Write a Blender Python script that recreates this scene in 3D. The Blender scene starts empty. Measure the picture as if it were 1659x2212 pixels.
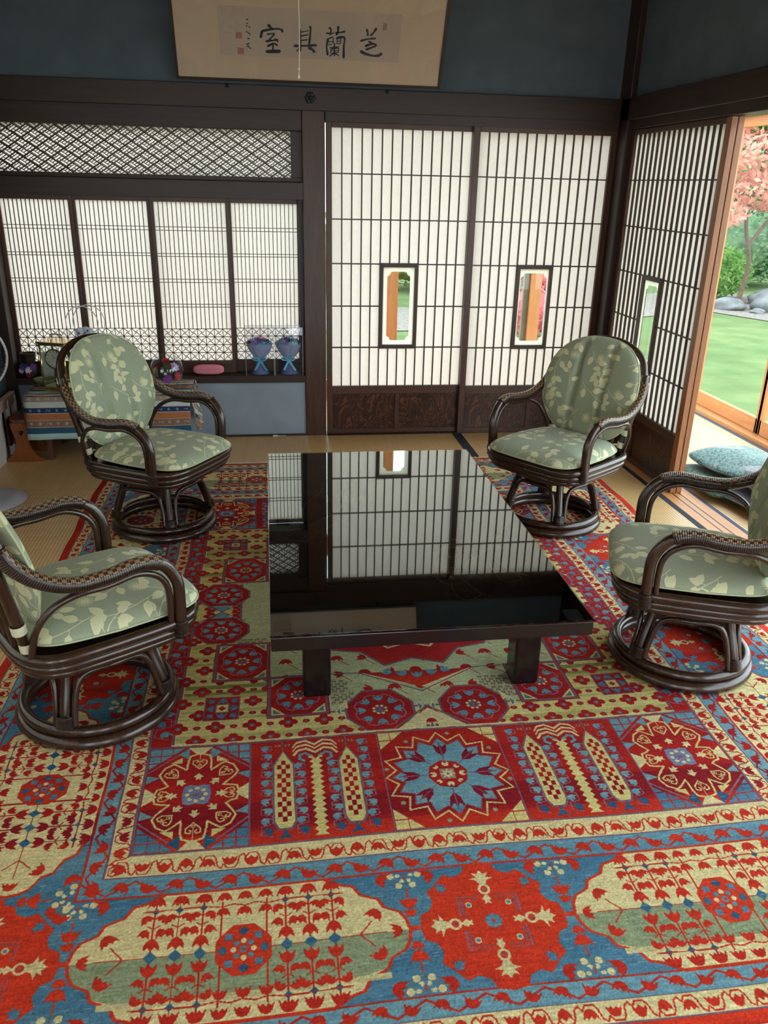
import bpy, bmesh, math, random
import numpy as np
from mathutils import Vector, Matrix
SC = bpy.context.scene
COL = SC.collection
PI = math.pi
# ---------------------------------------------------------------- camera
cd = bpy.data.cameras.new('camera'); cam = bpy.data.objects.new('camera', cd); COL.objects.link(cam)
cam.location = (-2.1625, -5.1536, 1.5405); cam.rotation_euler = (1.185595, -0.021889, -0.137176)
cd.sensor_fit = 'HORIZONTAL'; cd.sensor_width = 36; cd.lens = 36*1740.73/1659; cd.clip_start = .05; cd.clip_end = 200
SC.camera = cam
# ---------------------------------------------------------------- daylight: a bright overcast sky, exposure
wd = bpy.data.worlds.new('overcast_sky'); SC.world = wd; wd.use_nodes = True
nt = wd.node_tree; nt.nodes.clear()
tc = nt.nodes.new('ShaderNodeTexCoord'); sp = nt.nodes.new('ShaderNodeSeparateXYZ'); cr = nt.nodes.new('ShaderNodeValToRGB')
bg = nt.nodes.new('ShaderNodeBackground'); wo = nt.nodes.new('ShaderNodeOutputWorld')
nt.links.new(tc.outputs['Generated'], sp.inputs[0]); nt.links.new(sp.outputs['Z'], cr.inputs[0])
cr.color_ramp.elements[0].color = (.80, .88, .95, 1); cr.color_ramp.elements[1].color = (.72, .86, 1, 1)
nt.links.new(cr.outputs[0], bg.inputs[0]); bg.inputs[1].default_value = 2.6
nt.links.new(bg.outputs[0], wo.inputs[0])
SKY = bg
def portal(name, loc, rot, sx, sy):
    l = bpy.data.lights.new(name, 'AREA'); l.shape = 'RECTANGLE'; l.size = sx; l.size_y = sy; l.cycles.is_portal = True
    o = bpy.data.objects.new(name, l); COL.objects.link(o); o.location = loc; o.rotation_euler = rot
portal('sky_portal_garden_side', (1.22, -2.9, 1.6), (0, PI/2, 0), 3.2, 8.6)       # daylight through the engawa glass
portal('sky_portal_back', (-1.5, 1.2, 1.6), (-PI/2, 0, 0), 5.6, 3.2)
portal('sky_portal_above', (-1.3, .85, 3.2), (0, 0, 0), 5.4, .9)
portal('sky_portal_above_side', (.85, -3.2, 3.2), (0, 0, 0), .9, 7.6)
portal('sky_portal_left', (-3.95, -4.25, 1.15), (0, -PI/2, 0), 1.6, 4.7)
portal('sky_portal_behind', (-1.9, -7.6, 1.1), (PI/2, 0, 0), 3.6, 2.0)              # and through the screens added in the unseen rear wall
SC.view_settings.view_transform = 'Standard'; SC.view_settings.look = 'None'; SC.view_settings.gamma = 1
SC.view_settings.use_curve_mapping = False
SC.view_settings.exposure = 1.4
SC.cycles.use_denoising = True
SC.cycles.max_bounces = 14; SC.cycles.diffuse_bounces = 7; SC.cycles.transparent_max_bounces = 24; SC.cycles.transmission_bounces = 10
SC.cycles.sample_clamp_indirect = 8; SC.cycles.caustics_reflective = False; SC.cycles.caustics_refractive = False

# ---------------------------------------------------------------- materials
def s2l(c):
    return tuple((x/12.92 if x <= .04045 else ((x+.055)/1.055)**2.4) for x in [v/255 for v in c])+(1,)
def newmat(n):
    m = bpy.data.materials.new(n); m.use_nodes = True; t = m.node_tree; t.nodes.clear()
    out = t.nodes.new('ShaderNodeOutputMaterial'); return m, t, out
def node(t, k, **kw):
    n = t.nodes.new(k)
    for a, v in kw.items():
        if a == 'ins':
            for i, x in v.items(): n.inputs[i].default_value = x
        else: setattr(n, a, v)
    return n
def ramp(t, stops):
    r = t.nodes.new('ShaderNodeValToRGB'); e = r.color_ramp.elements
    while len(e) < len(stops): e.new(.5)
    for x, (p, c) in zip(e, stops): x.position = p; x.color = c
    return r
def plain(name, col, rough=.5, spec=.5, metal=0, var=.12, scale=30, bump=0, coat=0, trans=0, ior=1.45, sheen=0, alpha=1):
    m, t, out = newmat(name); b = node(t, 'ShaderNodeBsdfPrincipled')
    tc = node(t, 'ShaderNodeTexCoord'); nz = node(t, 'ShaderNodeTexNoise', ins={'Scale': scale, 'Detail': 4})
    t.links.new(tc.outputs['Object'], nz.inputs['Vector'])
    c = s2l(col) if max(col) > 1 else tuple(col)+(1,)
    d = tuple(x*(1-var) for x in c[:3])+(1,); u = tuple(min(1, x*(1+var)) for x in c[:3])+(1,)
    r = ramp(t, [(.3, d), (.7, u)]); t.links.new(nz.outputs['Fac'], r.inputs[0]); t.links.new(r.outputs[0], b.inputs['Base Color'])
    b.inputs['Roughness'].default_value = rough; b.inputs['Metallic'].default_value = metal
    b.inputs['Specular IOR Level'].default_value = spec; b.inputs['Coat Weight'].default_value = coat; b.inputs['Coat Roughness'].default_value = .08
    b.inputs['Transmission Weight'].default_value = trans; b.inputs['IOR'].default_value = ior; b.inputs['Sheen Weight'].default_value = sheen
    b.inputs['Alpha'].default_value = alpha
    if bump:
        bp = node(t, 'ShaderNodeBump', ins={'Strength': bump, 'Distance': .002}); t.links.new(nz.outputs['Fac'], bp.inputs['Height']); t.links.new(bp.outputs[0], b.inputs['Normal'])
    t.links.new(b.outputs[0], out.inputs[0]); return m
def wood(name, dark, light, axis='Z', rough=.35, scale=1.0, coat=.0, dist=3.0, bump=.15, spec=.5):
    """grain runs along axis (object space)"""
    m, t, out = newmat(name); b = node(t, 'ShaderNodeBsdfPrincipled')
    tc = node(t, 'ShaderNodeTexCoord'); mp = node(t, 'ShaderNodeMapping')
    s = {'X': (1.2, 22, 22), 'Y': (22, 1.2, 22), 'Z': (22, 22, 1.2)}[axis]; mp.inputs['Scale'].default_value = tuple(x*scale for x in s)
    t.links.new(tc.outputs['Object'], mp.inputs[0])
    n1 = node(t, 'ShaderNodeTexNoise', ins={'Scale': 1.6, 'Detail': 6, 'Roughness': .6, 'Distortion': dist*.3})
    n2 = node(t, 'ShaderNodeTexNoise', ins={'Scale': 9, 'Detail': 3}); t.links.new(mp.outputs[0], n1.inputs['Vector']); t.links.new(mp.outputs[0], n2.inputs['Vector'])
    mx = node(t, 'ShaderNodeMix', data_type='FLOAT', ins={0: .35}); t.links.new(n1.outputs['Fac'], mx.inputs[2]); t.links.new(n2.outputs['Fac'], mx.inputs[3])
    r = ramp(t, [(.32, s2l(dark)), (.68, s2l(light))]); t.links.new(mx.outputs[0], r.inputs[0]); t.links.new(r.outputs[0], b.inputs['Base Color'])
    b.inputs['Roughness'].default_value = rough; b.inputs['Coat Weight'].default_value = coat; b.inputs['Coat Roughness'].default_value = .15; b.inputs['Specular IOR Level'].default_value = spec
    bp = node(t, 'ShaderNodeBump', ins={'Strength': bump, 'Distance': .0015}); t.links.new(mx.outputs[0], bp.inputs['Height']); t.links.new(bp.outputs[0], b.inputs['Normal'])
    t.links.new(b.outputs[0], out.inputs[0]); return m
def burl(name, dark, light):
    m, t, out = newmat(name); b = node(t, 'ShaderNodeBsdfPrincipled'); tc = node(t, 'ShaderNodeTexCoord')
    mp = node(t, 'ShaderNodeMapping'); mp.inputs['Scale'].default_value = (7, 7, 4); t.links.new(tc.outputs['Object'], mp.inputs[0])
    n = node(t, 'ShaderNodeTexNoise', ins={'Scale': 1.3, 'Detail': 3, 'Distortion': 1.6}); t.links.new(mp.outputs[0], n.inputs['Vector'])
    mt = node(t, 'ShaderNodeMath', operation='MULTIPLY', ins={1: 16}); t.links.new(n.outputs['Fac'], mt.inputs[0])
    f = node(t, 'ShaderNodeMath', operation='PINGPONG', ins={1: 1}); t.links.new(mt.outputs[0], f.inputs[0])
    r = ramp(t, [(.0, s2l(light)), (.35, s2l(dark)), (1, s2l([x*.8 for x in dark]))]); t.links.new(f.outputs[0], r.inputs[0]); t.links.new(r.outputs[0], b.inputs['Base Color'])
    b.inputs['Roughness'].default_value = .3; t.links.new(b.outputs[0], out.inputs[0]); return m
def glass_thin(name, tint=(1, 1, 1), refl=1.0, extra=.0):
    m, t, out = newmat(name)
    tr = node(t, 'ShaderNodeBsdfTransparent'); tr.inputs[0].default_value = tuple(tint)+(1,)
    gl = node(t, 'ShaderNodeBsdfGlossy', ins={'Roughness': .02}); lw = node(t, 'ShaderNodeLayerWeight', ins={'Blend': .5})
    pw = node(t, 'ShaderNodeMath', operation='POWER', ins={1: 5.0}); t.links.new(lw.outputs['Facing'], pw.inputs[0]); fr = node(t, 'ShaderNodeMath', operation='MULTIPLY_ADD', ins={1: .96, 2: .04}); t.links.new(pw.outputs[0], fr.inputs[0])
    ml = node(t, 'ShaderNodeMath', operation='MULTIPLY_ADD', ins={1: refl, 2: extra}); t.links.new(fr.outputs[0], ml.inputs[0])
    mx = node(t, 'ShaderNodeMixShader'); t.links.new(ml.outputs[0], mx.inputs[0]); t.links.new(tr.outputs[0], mx.inputs[1]); t.links.new(gl.outputs[0], mx.inputs[2])
    t.links.new(mx.outputs[0], out.inputs[0]); return m
def paper(name, col=(.93, .92, .89), k=.55):
    m, t, out = newmat(name)
    tc = node(t, 'ShaderNodeTexCoord'); nz = node(t, 'ShaderNodeTexNoise', ins={'Scale': 60, 'Detail': 5}); t.links.new(tc.outputs['Object'], nz.inputs['Vector'])
    r = ramp(t, [(.2, tuple(x*.94 for x in col)+(1,)), (.8, tuple(col)+(1,))]); t.links.new(nz.outputs['Fac'], r.inputs[0])
    d = node(t, 'ShaderNodeBsdfDiffuse'); tl = node(t, 'ShaderNodeBsdfTranslucent'); t.links.new(r.outputs[0], d.inputs[0]); t.links.new(r.outputs[0], tl.inputs[0])
    mx = node(t, 'ShaderNodeMixShader', ins={0: k}); t.links.new(d.outputs[0], mx.inputs[1]); t.links.new(tl.outputs[0], mx.inputs[2]); t.links.new(mx.outputs[0], out.inputs[0]); return m
def image_mat(name, arr, rough=.8, sheen=.0, coord='UV', bump=.0, scale=400, extend='REPEAT', spec=.3):
    """the woven or printed pattern is computed above as an array and kept as a packed image"""
    H, W = arr.shape[:2]
    im = bpy.data.images.new(name+'_pattern', W, H, alpha=False)
    buf = np.ones((H, W, 4), np.float32); buf[..., :3] = arr[::-1]; im.pixels.foreach_set(buf.ravel()); im.update(); im.pack()
    m, t, out = newmat(name); b = node(t, 'ShaderNodeBsdfPrincipled', ins={'Roughness': rough, 'Specular IOR Level': spec, 'Sheen Weight': sheen})
    tc = node(t, 'ShaderNodeTexCoord'); ti = node(t, 'ShaderNodeTexImage', image=im, extension=extend)
    t.links.new(tc.outputs[coord], ti.inputs[0]); t.links.new(ti.outputs[0], b.inputs['Base Color'])
    if bump:
        nz = node(t, 'ShaderNodeTexNoise', ins={'Scale': scale, 'Detail': 2}); t.links.new(tc.outputs['Object'], nz.inputs['Vector'])
        bp = node(t, 'ShaderNodeBump', ins={'Strength': bump, 'Distance': .003}); t.links.new(nz.outputs['Fac'], bp.inputs['Height']); t.links.new(bp.outputs[0], b.inputs['Normal'])
    t.links.new(b.outputs[0], out.inputs[0]); return m

# ---------------------------------------------------------------- mesh building
def catmull(P, n=8, closed=False):
    P = [Vector(p) for p in P]; out = []; N = len(P)
    rng = range(N) if closed else range(N-1)
    for i in rng:
        if closed: a, b, c, d = P[(i-1) % N], P[i], P[(i+1) % N], P[(i+2) % N]
        else: a, b, c, d = P[max(i-1, 0)], P[i], P[i+1], P[min(i+2, N-1)]
        for k in range(n):
            t = k/n
            out.append(.5*((2*b)+(c-a)*t+(2*a-5*b+4*c-d)*t*t+(3*b-a-3*c+d)*t**3))
    if not closed: out.append(P[-1])
    return out
class MB:
    def __init__(s): s.v, s.f, s.uv, s.sm = [], [], [], []
    def face(s, idx, uv=None, sm=False): s.f.append(tuple(idx)); s.uv.append(uv or [(0, 0)]*len(idx)); s.sm.append(sm)
    def box(s, x0, x1, y0, y1, z0, z1, M=None):
        b = len(s.v); x0, x1 = min(x0, x1), max(x0, x1); y0, y1 = min(y0, y1), max(y0, y1); z0, z1 = min(z0, z1), max(z0, z1)
        c = [(x0, y0, z0), (x1, y0, z0), (x1, y1, z0), (x0, y1, z0), (x0, y0, z1), (x1, y0, z1), (x1, y1, z1), (x0, y1, z1)]
        s.v += [tuple(M @ Vector(p)) for p in c] if M else c
        for q in ((0, 3, 2, 1), (4, 5, 6, 7), (0, 1, 5, 4), (1, 2, 6, 5), (2, 3, 7, 6), (3, 0, 4, 7)): s.face([b+i for i in q], [(0, 0), (1, 0), (1, 1), (0, 1)])
        return s
    def bar(s, p, q, w, d, up=(0, 0, 1), ext=0):
        """a slat from p to q, w across, d along up"""
        p, q, up = Vector(p), Vector(q), Vector(up); t = (q-p).normalized(); a = t.cross(up).normalized()*w/2; u = up.normalized()*d/2
        p = p-t*ext; q = q+t*ext; b = len(s.v)
        for o in (p, q): s.v += [tuple(o-a-u), tuple(o+a-u), tuple(o+a+u), tuple(o-a+u)]
        for k in ((3, 2, 1, 0), (4, 5, 6, 7), (0, 1, 5, 4), (1, 2, 6, 5), (2, 3, 7, 6), (3, 0, 4, 7)): s.face([b+i for i in k])
        return s
    def tube(s, P, r, n=12, closed=False, cap=True, smooth=6, ref=(0, 0, 1)):
        P = catmull(P, smooth, closed) if smooth else [Vector(p) for p in P]
        N = len(P); b = len(s.v); L = 0; Nn = None; ls = []
        rr = r if callable(r) else (lambda t: r)
        for i, p in enumerate(P):
            a = P[(i-1) % N] if (closed or i > 0) else P[i]; c = P[(i+1) % N] if (closed or i < N-1) else P[i]
            t = (c-a).normalized()
            if Nn is None:
                R = Vector(ref); Nn = (R-t*R.dot(t))
                if Nn.length < 1e-3: R = Vector((1, .1, 0)); Nn = (R-t*R.dot(t))
            else: Nn = Nn-t*Nn.dot(t)
            Nn.normalize(); B = t.cross(Nn)
            if i: L += (p-P[i-1]).length
            ls.append(L); q = rr(i/max(1, N-1))
            for k in range(n):
                an = 2*PI*k/n; s.v.append(tuple(p+Nn*math.cos(an)*q+B*math.sin(an)*q))
        M = N if closed else N-1
        for i in range(M):
            j = (i+1) % N; l1 = ls[j] if j else ls[-1]+(P[0]-P[-1]).length
            for k in range(n):
                k2 = (k+1) % n
                s.face((b+i*n+k, b+i*n+k2, b+j*n+k2, b+j*n+k), [(k/n, ls[i]), ((k+1)/n, ls[i]), ((k+1)/n, l1), (k/n, l1)], True)
        if cap and not closed:
            s.face([b+k for k in range(n)][::-1]); s.face([b+(N-1)*n+k for k in range(n)])
        return s
    def lathe(s, prof, c=(0, 0, 0), n=32, sm=True, M=None):
        b = len(s.v)
        for r, z in prof:
            for k in range(n):
                p = Vector((c[0]+r*math.cos(2*PI*k/n), c[1]+r*math.sin(2*PI*k/n), c[2]+z)); s.v.append(tuple(M @ p if M else p))
        for i in range(len(prof)-1):
            for k in range(n):
                k2 = (k+1) % n; s.face((b+i*n+k, b+i*n+k2, b+(i+1)*n+k2, b+(i+1)*n+k), [(k/n, i), ((k+1)/n, i), ((k+1)/n, i+1), (k/n, i+1)], sm)
        return s
    def prism(s, pts, z0, z1, M=None, inset=0):
        """polygon pts (x,y), extruded z0..z1"""
        b = len(s.v); n = len(pts)
        vs = [(x, y, z0) for x, y in pts]+[(x, y, z1) for x, y in pts]
        s.v += [tuple(M @ Vector(p)) for p in vs] if M else vs
        s.face([b+i for i in range(n)][::-1]); s.face([b+n+i for i in range(n)])
        for i in range(n): j = (i+1) % n; s.face((b+i, b+j, b+n+j, b+n+i))
        return s
    def ball(s, c, r, n=12, m=8, sq=(1, 1, 1), M=None):
        b = len(s.v)
        for i in range(m+1):
            ph = PI*i/m
            for k in range(n):
                th = 2*PI*k/n; p = Vector((c[0]+r*sq[0]*math.sin(ph)*math.cos(th), c[1]+r*sq[1]*math.sin(ph)*math.sin(th), c[2]+r*sq[2]*math.cos(ph)))
                s.v.append(tuple(M @ p if M else p))
        for i in range(m):
            for k in range(n):
                k2 = (k+1) % n; s.face((b+i*n+k, b+(i+1)*n+k, b+(i+1)*n+k2, b+i*n+k2), None, True)
        return s
    def build(s, name, mat, parent=None, bevel=0, loc=None, kind=None):
        me = bpy.data.meshes.new(name); me.from_pydata(s.v, [], s.f); me.update()
        if any(u != (0, 0) for q in s.uv for u in q[:2]):
            l = me.uv_layers.new(name='UVMap'); l.data.foreach_set('uv', [x for q in s.uv for u in q for x in u])
        me.polygons.foreach_set('use_smooth', s.sm); me.materials.append(mat)
        o = bpy.data.objects.new(name, me); COL.objects.link(o)
        if parent is not None: o.parent = parent
        if loc: o.location = loc
        if bevel:
            md = o.modifiers.new('bevel', 'BEVEL'); md.width = bevel; md.segments = 2; md.limit_method = 'ANGLE'; md.angle_limit = .7
        if kind: o['kind'] = kind
        return o
def box(name, mat, x0, x1, y0, y1, z0, z1, parent=None, bevel=.002, kind=None):
    return MB().box(x0, x1, y0, y1, z0, z1).build(name, mat, parent, bevel, kind=kind)
def thing(name, label, cat, loc=(0, 0, 0), rz=0, group=None, kind=None):
    o = bpy.data.objects.new(name, None); COL.objects.link(o); o.location = loc; o.rotation_euler = (0, 0, rz); o.empty_display_size = .05
    if kind: o['kind'] = kind
    else: tag(o, label, cat, group)
    return o
def tag(o, label, cat, group=None):
    o['label'] = label; o['category'] = cat
    if group: o['group'] = group
    return o
def copy_tree(o, parent=None):
    c = o.copy(); COL.objects.link(c)
    if parent is not None: c.parent = parent
    for ch in [k for k in bpy.data.objects if k.parent == o]: copy_tree(ch, c)
    return c
# ---------------------------------------------------------------- painted patterns (woven rug, printed cloth)
class Canvas:
    """small numpy rasteriser; x to the right, y down, both in metres"""
    def __init__(s, x0, y0, w, h, res, bg):
        s.x0, s.y0, s.res = x0, y0, res
        s.W, s.H = int(round(w/res)), int(round(h/res))
        s.a = np.empty((s.H, s.W, 3), np.float32); s.a[:] = bg
    def _win(s, xs, ys, pad=1):
        i0 = max(0, int((min(xs)-s.x0)/s.res)-pad); i1 = min(s.W, int((max(xs)-s.x0)/s.res)+pad+1)
        j0 = max(0, int((min(ys)-s.y0)/s.res)-pad); j1 = min(s.H, int((max(ys)-s.y0)/s.res)+pad+1)
        if i0 >= i1 or j0 >= j1: return None
        X = s.x0+(np.arange(i0, i1)+.5)*s.res; Y = s.y0+(np.arange(j0, j1)+.5)*s.res
        return i0, i1, j0, j1, X[None, :], Y[:, None]
    def poly(s, pts, c):
        w = s._win([p[0] for p in pts], [p[1] for p in pts])
        if w is None: return
        i0, i1, j0, j1, X, Y = w
        m = np.zeros((j1-j0, i1-i0), bool)
        n = len(pts)
        for k in range(n):
            x1, y1 = pts[k]; x2, y2 = pts[(k+1) % n]
            if y1 == y2: continue
            cond = ((y1 > Y) != (y2 > Y))
            m ^= cond & (X < (x2-x1)*(Y-y1)/(y2-y1)+x1)
        s.a[j0:j1, i0:i1][m] = c
    def line(s, pts, c, w=.004, closed=False):
        P = list(pts)+([pts[0]] if closed else [])
        for (x1, y1), (x2, y2) in zip(P[:-1], P[1:]):
            q = s._win([x1, x2], [y1, y2], int(w/s.res)+1)
            if q is None: continue
            i0, i1, j0, j1, X, Y = q
            dx, dy = x2-x1, y2-y1; L = dx*dx+dy*dy+1e-12
            t = np.clip(((X-x1)*dx+(Y-y1)*dy)/L, 0, 1)
            d = (X-x1-t*dx)**2+(Y-y1-t*dy)**2
            s.a[j0:j1, i0:i1][d < w*w/4] = c
    def disc(s, x, y, r, c, ry=None):
        ry = ry or r
        q = s._win([x-r, x+r], [y-ry, y+ry])
        if q is None: return
        i0, i1, j0, j1, X, Y = q
        s.a[j0:j1, i0:i1][((X-x)/r)**2+((Y-y)/ry)**2 < 1] = c
    def rect(s, x0, y0, x1, y1, c): s.poly([(x0, y0), (x1, y0), (x1, y1), (x0, y1)], c)

def rgb(*v): return np.array(v, np.float32)/255
RED, BRT, WINE = rgb(160, 33, 30), rgb(184, 48, 31), rgb(92, 16, 30)
CRM, YEL, SAG = rgb(206, 192, 140), rgb(200, 187, 120), rgb(134, 146, 112)
LBL, BLU, DBL, MAU = rgb(104, 146, 158), rgb(78, 120, 142), rgb(44, 86, 116), rgb(116, 88, 102)

def xf(pts, x, y, ang=0, s=1, sy=None):
    sy = s if sy is None else sy
    c, n = math.cos(ang), math.sin(ang)
    return [(x+px*s*c-py*sy*n, y+px*s*n+py*sy*c) for px, py in pts]
TULIP = [(0, .5), (-.32, .3), (-.5, -.05), (-.56, -.5), (-.26, -.22), (0, -.5), (.26, -.22), (.56, -.5), (.5, -.05), (.32, .3)]
BLOOM = [(0, -.5), (-.3, -.42), (-.5, -.1), (-.62, .38), (-.38, .12), (-.2, .3), (0, .06), (.2, .3), (.38, .12), (.62, .38), (.5, -.1), (.3, -.42)]
ARROW = [(0, -.5), (.5, .02), (.2, .06), (.26, .5), (0, .34), (-.26, .5), (-.2, .06), (-.5, .02)]

def build_rug():
    Hu, W0, W1 = 1.40, .575, 4.16
    wc = (W0+W1)/2; Hw = (W1-W0)/2
    C = Canvas(-Hu, W0, 2*Hu, 2*Hw, .002, BRT)
    def ring(iu, iw, c): C.rect(-Hu+iu, W0+iw, Hu-iu, W1-iw, c)
    def tulip(x, y, a, s, c): C.poly(xf(TULIP, x, y, a, s), c)
    def bloom(x, y, a, s, c): C.poly(xf(BLOOM, x, y, a, s), c)
    # concentric bands
    ring(.032, .03, MAU); ring(.036, .034, CRM); ring(.08, .08, MAU); ring(.084, .084, LBL)
    ring(.13, .128, RED); ring(.135, .133, BLU)
    ring(.455, .455, RED); ring(.46, .46, LBL); ring(.505, .515, MAU); ring(.510, .519, CRM); ring(.555, .583, MAU)
    ring(.562, .588, RED)
    # cream guards: meander with alternating tulips
    def guard(iu, iw, wid):
        for side in range(4):
            L = (Hu-iu) if side < 2 else (Hw-iw)
            n = int(2*L/.052); st = 2*L/n
            mid = wid/2
            P = []
            def mp(t, d):
                if side == 0: return (t, W1-iw-d)
                if side == 1: return (t, W0+iw+d)
                if side == 2: return (-Hu+iu+d, wc+t)
                return (Hu-iu-d, wc+t)
            for k in range(n):
                t = -L+(k+.5)*st; up = k % 2
                P += [mp(t-st*.5, wid*(.25 if up else .75)), mp(t-st*.32, wid*(.1 if up else .9)), mp(t-st*.2, wid*(.35 if up else .65)), mp(t-st*.05, wid*(.1 if up else .9)),
                      mp(t+st*.3, wid*(.1 if up else .9)), mp(t+st*.42, wid*(.3 if up else .7))]
            C.line(P, RED, .0035)
            for k in range(n):
                t = -L+(k+.5)*st; up = k % 2
                x, y = mp(t+.003, wid*(.58 if up else .42))
                a = {0: 0, 1: math.pi, 2: math.pi/2, 3: -math.pi/2}[side]+(math.pi if up else 0)
                (bloom if (k % 4 < 2) else tulip)(x, y, a, wid*.62, RED)
    guard(.036, .034, .045); guard(.510, .519, .045 if False else .052)
    ring(.555, .583, MAU); ring(.562, .588, RED)
    # blue leaf bands
    def leafband(iu, iw, wid, ph):
        for side in range(4):
            L = (Hu-iu) if side < 2 else (Hw-iw)
            n = int(2*L/.062); st = 2*L/n
            def mp(t, d):
                if side == 0: return (t, W1-iw-d)
                if side == 1: return (t, W0+iw+d)
                if side == 2: return (-Hu+iu+d, wc+t)
                return (Hu-iu-d, wc+t)
            P = []
            for k in range(n+1):
                t = -L+k*st
                P += [mp(t, wid*(.12 if k % 2 else .88))]
            C.line(P, RED, .005)
            for k in range(n):
                t = -L+(k+.5)*st; up = (k+ph) % 2
                x, y = mp(t, wid*.5)
                a = {0: 0, 1: math.pi, 2: math.pi/2, 3: -math.pi/2}[side]+(math.pi if up else 0)+.35
                bloom(x, y, a, wid*.72, RED)
    leafband(.086, .086, .042, 0); leafband(.46, .46, .05, 1)
    # the main border
    iu0, iu1, iw0, iw1 = .135, .455, .133, .455
    def zone(mp, cart):
        pass
    def rosette(x, y, s=1):
        for k in range(8):
            a = k*math.pi/4
            C.disc(x+.026*s*math.cos(a), y+.026*s*math.sin(a), .009*s, CRM if k % 2 else DBL)
        C.disc(x, y, .014*s, CRM); C.disc(x, y, .006*s, RED)
    def cartouche(cx, cy, L, H, vert=False):
        E = [(1, 0), (.985, .17), (.95, .30), (.86, .40), (.83, .55), (.72, .66), (.68, .82), (.60, .87), (.50, 1.0)]
        if L < .3: E = [(1, 0), (.98, .3), (.86, .42), (.80, .62), (.62, .70), (.55, .92), (.40, 1.0)]
        prof = [(x*L, y*H) for x, y in E]
        ol = prof+[(-x, y) for x, y in prof[::-1]]+[(-x, -y) for x, y in prof[1:]]+[(x, -y) for x, y in prof[::-1][:-1]]
        m = (lambda x, y: (cx+y, cy+x)) if vert else (lambda x, y: (cx+x, cy+y))
        C.poly([m(x*1.022, y*1.04) for x, y in ol], BRT)
        C.poly([m(x, y) for x, y in ol], CRM)
        if not vert:      # a sage stripe of another dye lot through the lower half
            lo = [(x, min(max(y, H*.0), H*.62)) for x, y in ol]
            C.poly([m(x, y) for x, y in lo], SAG)
            C.rect(cx-L*.8, cy+H*.62, cx+L*.85, cy+H*.70, CRM*.93)
        def ln(p, w=.0036): C.line([m(*q) for q in p], RED, w)
        def bl(x, y, a, s, f=None):
            pts = xf(f or BLOOM, x, y, a, s)
            C.poly([m(*q) for q in pts], RED)
        ln([(-L*.86, 0), (L*.86, 0)])
        # ends
        for sg in (-1, 1):
            bl(sg*L*.92, 0, sg*math.pi/2, .03, BLOOM)
            bl(sg*L*.80, -H*.30, sg*.6, .034); bl(sg*L*.80, H*.32, math.pi-sg*.6, .034)
            ln([(sg*L*.78, -H*.2), (sg*L*.70, 0)], .003); ln([(sg*L*.78, H*.2), (sg*L*.70, 0)], .003)
        n = 3 if L > .3 else 1
        xs = [L*.255+L*.145*k for k in range(n)] if L > .3 else [L*.52]
        dxs = L*.145*.5
        for sg in (-1, 1):
            for x in xs:
                X = sg*x
                ln([(X, -H*.86), (X, H*.86)])
                for t in (-1, 1):
                    rot = 0 if t < 0 else math.pi
                    bl(X, t*H*.88, rot, .034)
                    C.poly([m(*q) for q in xf([(0, -1), (1, 0), (0, 1), (-1, 0)], X, t*H*.74, 0, .009)], DBL)
                    for q in (-1, 1):
                        bl(X+q*dxs*.62, t*H*.60, rot+q*.55*(-t if t > 0 else 1), .026)
                        bl(X+q*dxs*.66, t*H*.38, rot+math.pi-q*.3, .024, TULIP if t < 0 else BLOOM)
                        ln([(X, t*H*.45), (X+q*dxs*.5, t*H*.5)], .0028)
                    bl(X, t*H*.20, rot+math.pi, .032, TULIP)
                C.poly([m(*q) for q in xf([(0, -1.05), (1, 0), (0, 1.05), (-1, 0)], X, 0, 0, .0145)], DBL)
            if L > .3:
                for t in (-1, 1):
                    for x in (L*.0, L*.128):
                        bl(sg*x, t*H*.88, 0 if t < 0 else math.pi, .029)
                        bl(sg*(x+.001), t*H*.62, 0 if t < 0 else math.pi, .027)
                    C.line([m(sg*L*.14, t*H*.1), m(sg*L*.14, t*H*.8)], RED, .0045)
                    C.line([m(0, t*H*.72), m(sg*L*.07, t*H*.76), m(sg*L*.14, t*H*.72), m(sg*L*.25, t*H*.76), m(sg*L*.62, t*H*.74)], RED, .003)
        R = H*.40
        oct_ = [(math.cos(a+math.pi/8), math.sin(a+math.pi/8)) for a in np.arange(8)*math.pi/4]
        C.poly([m(x*R, y*R*1.05) for x, y in oct_], BRT)
        for k in range(8):
            a = k*math.pi/4
            C.poly([m(*q) for q in xf([(0, -1), (.9, 0), (0, 1), (-.9, 0)], R*.70*math.cos(a), R*.72*math.sin(a), a, .0125)], BLU if k % 2 else DBL)
            p = m(R*.34*math.cos(a), R*.34*math.sin(a)); C.disc(p[0], p[1], .0065, BLU if k % 2 else CRM)
        p = m(0, 0); C.disc(p[0], p[1], .009, BLU); C.disc(p[0], p[1], .004, RED)
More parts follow.
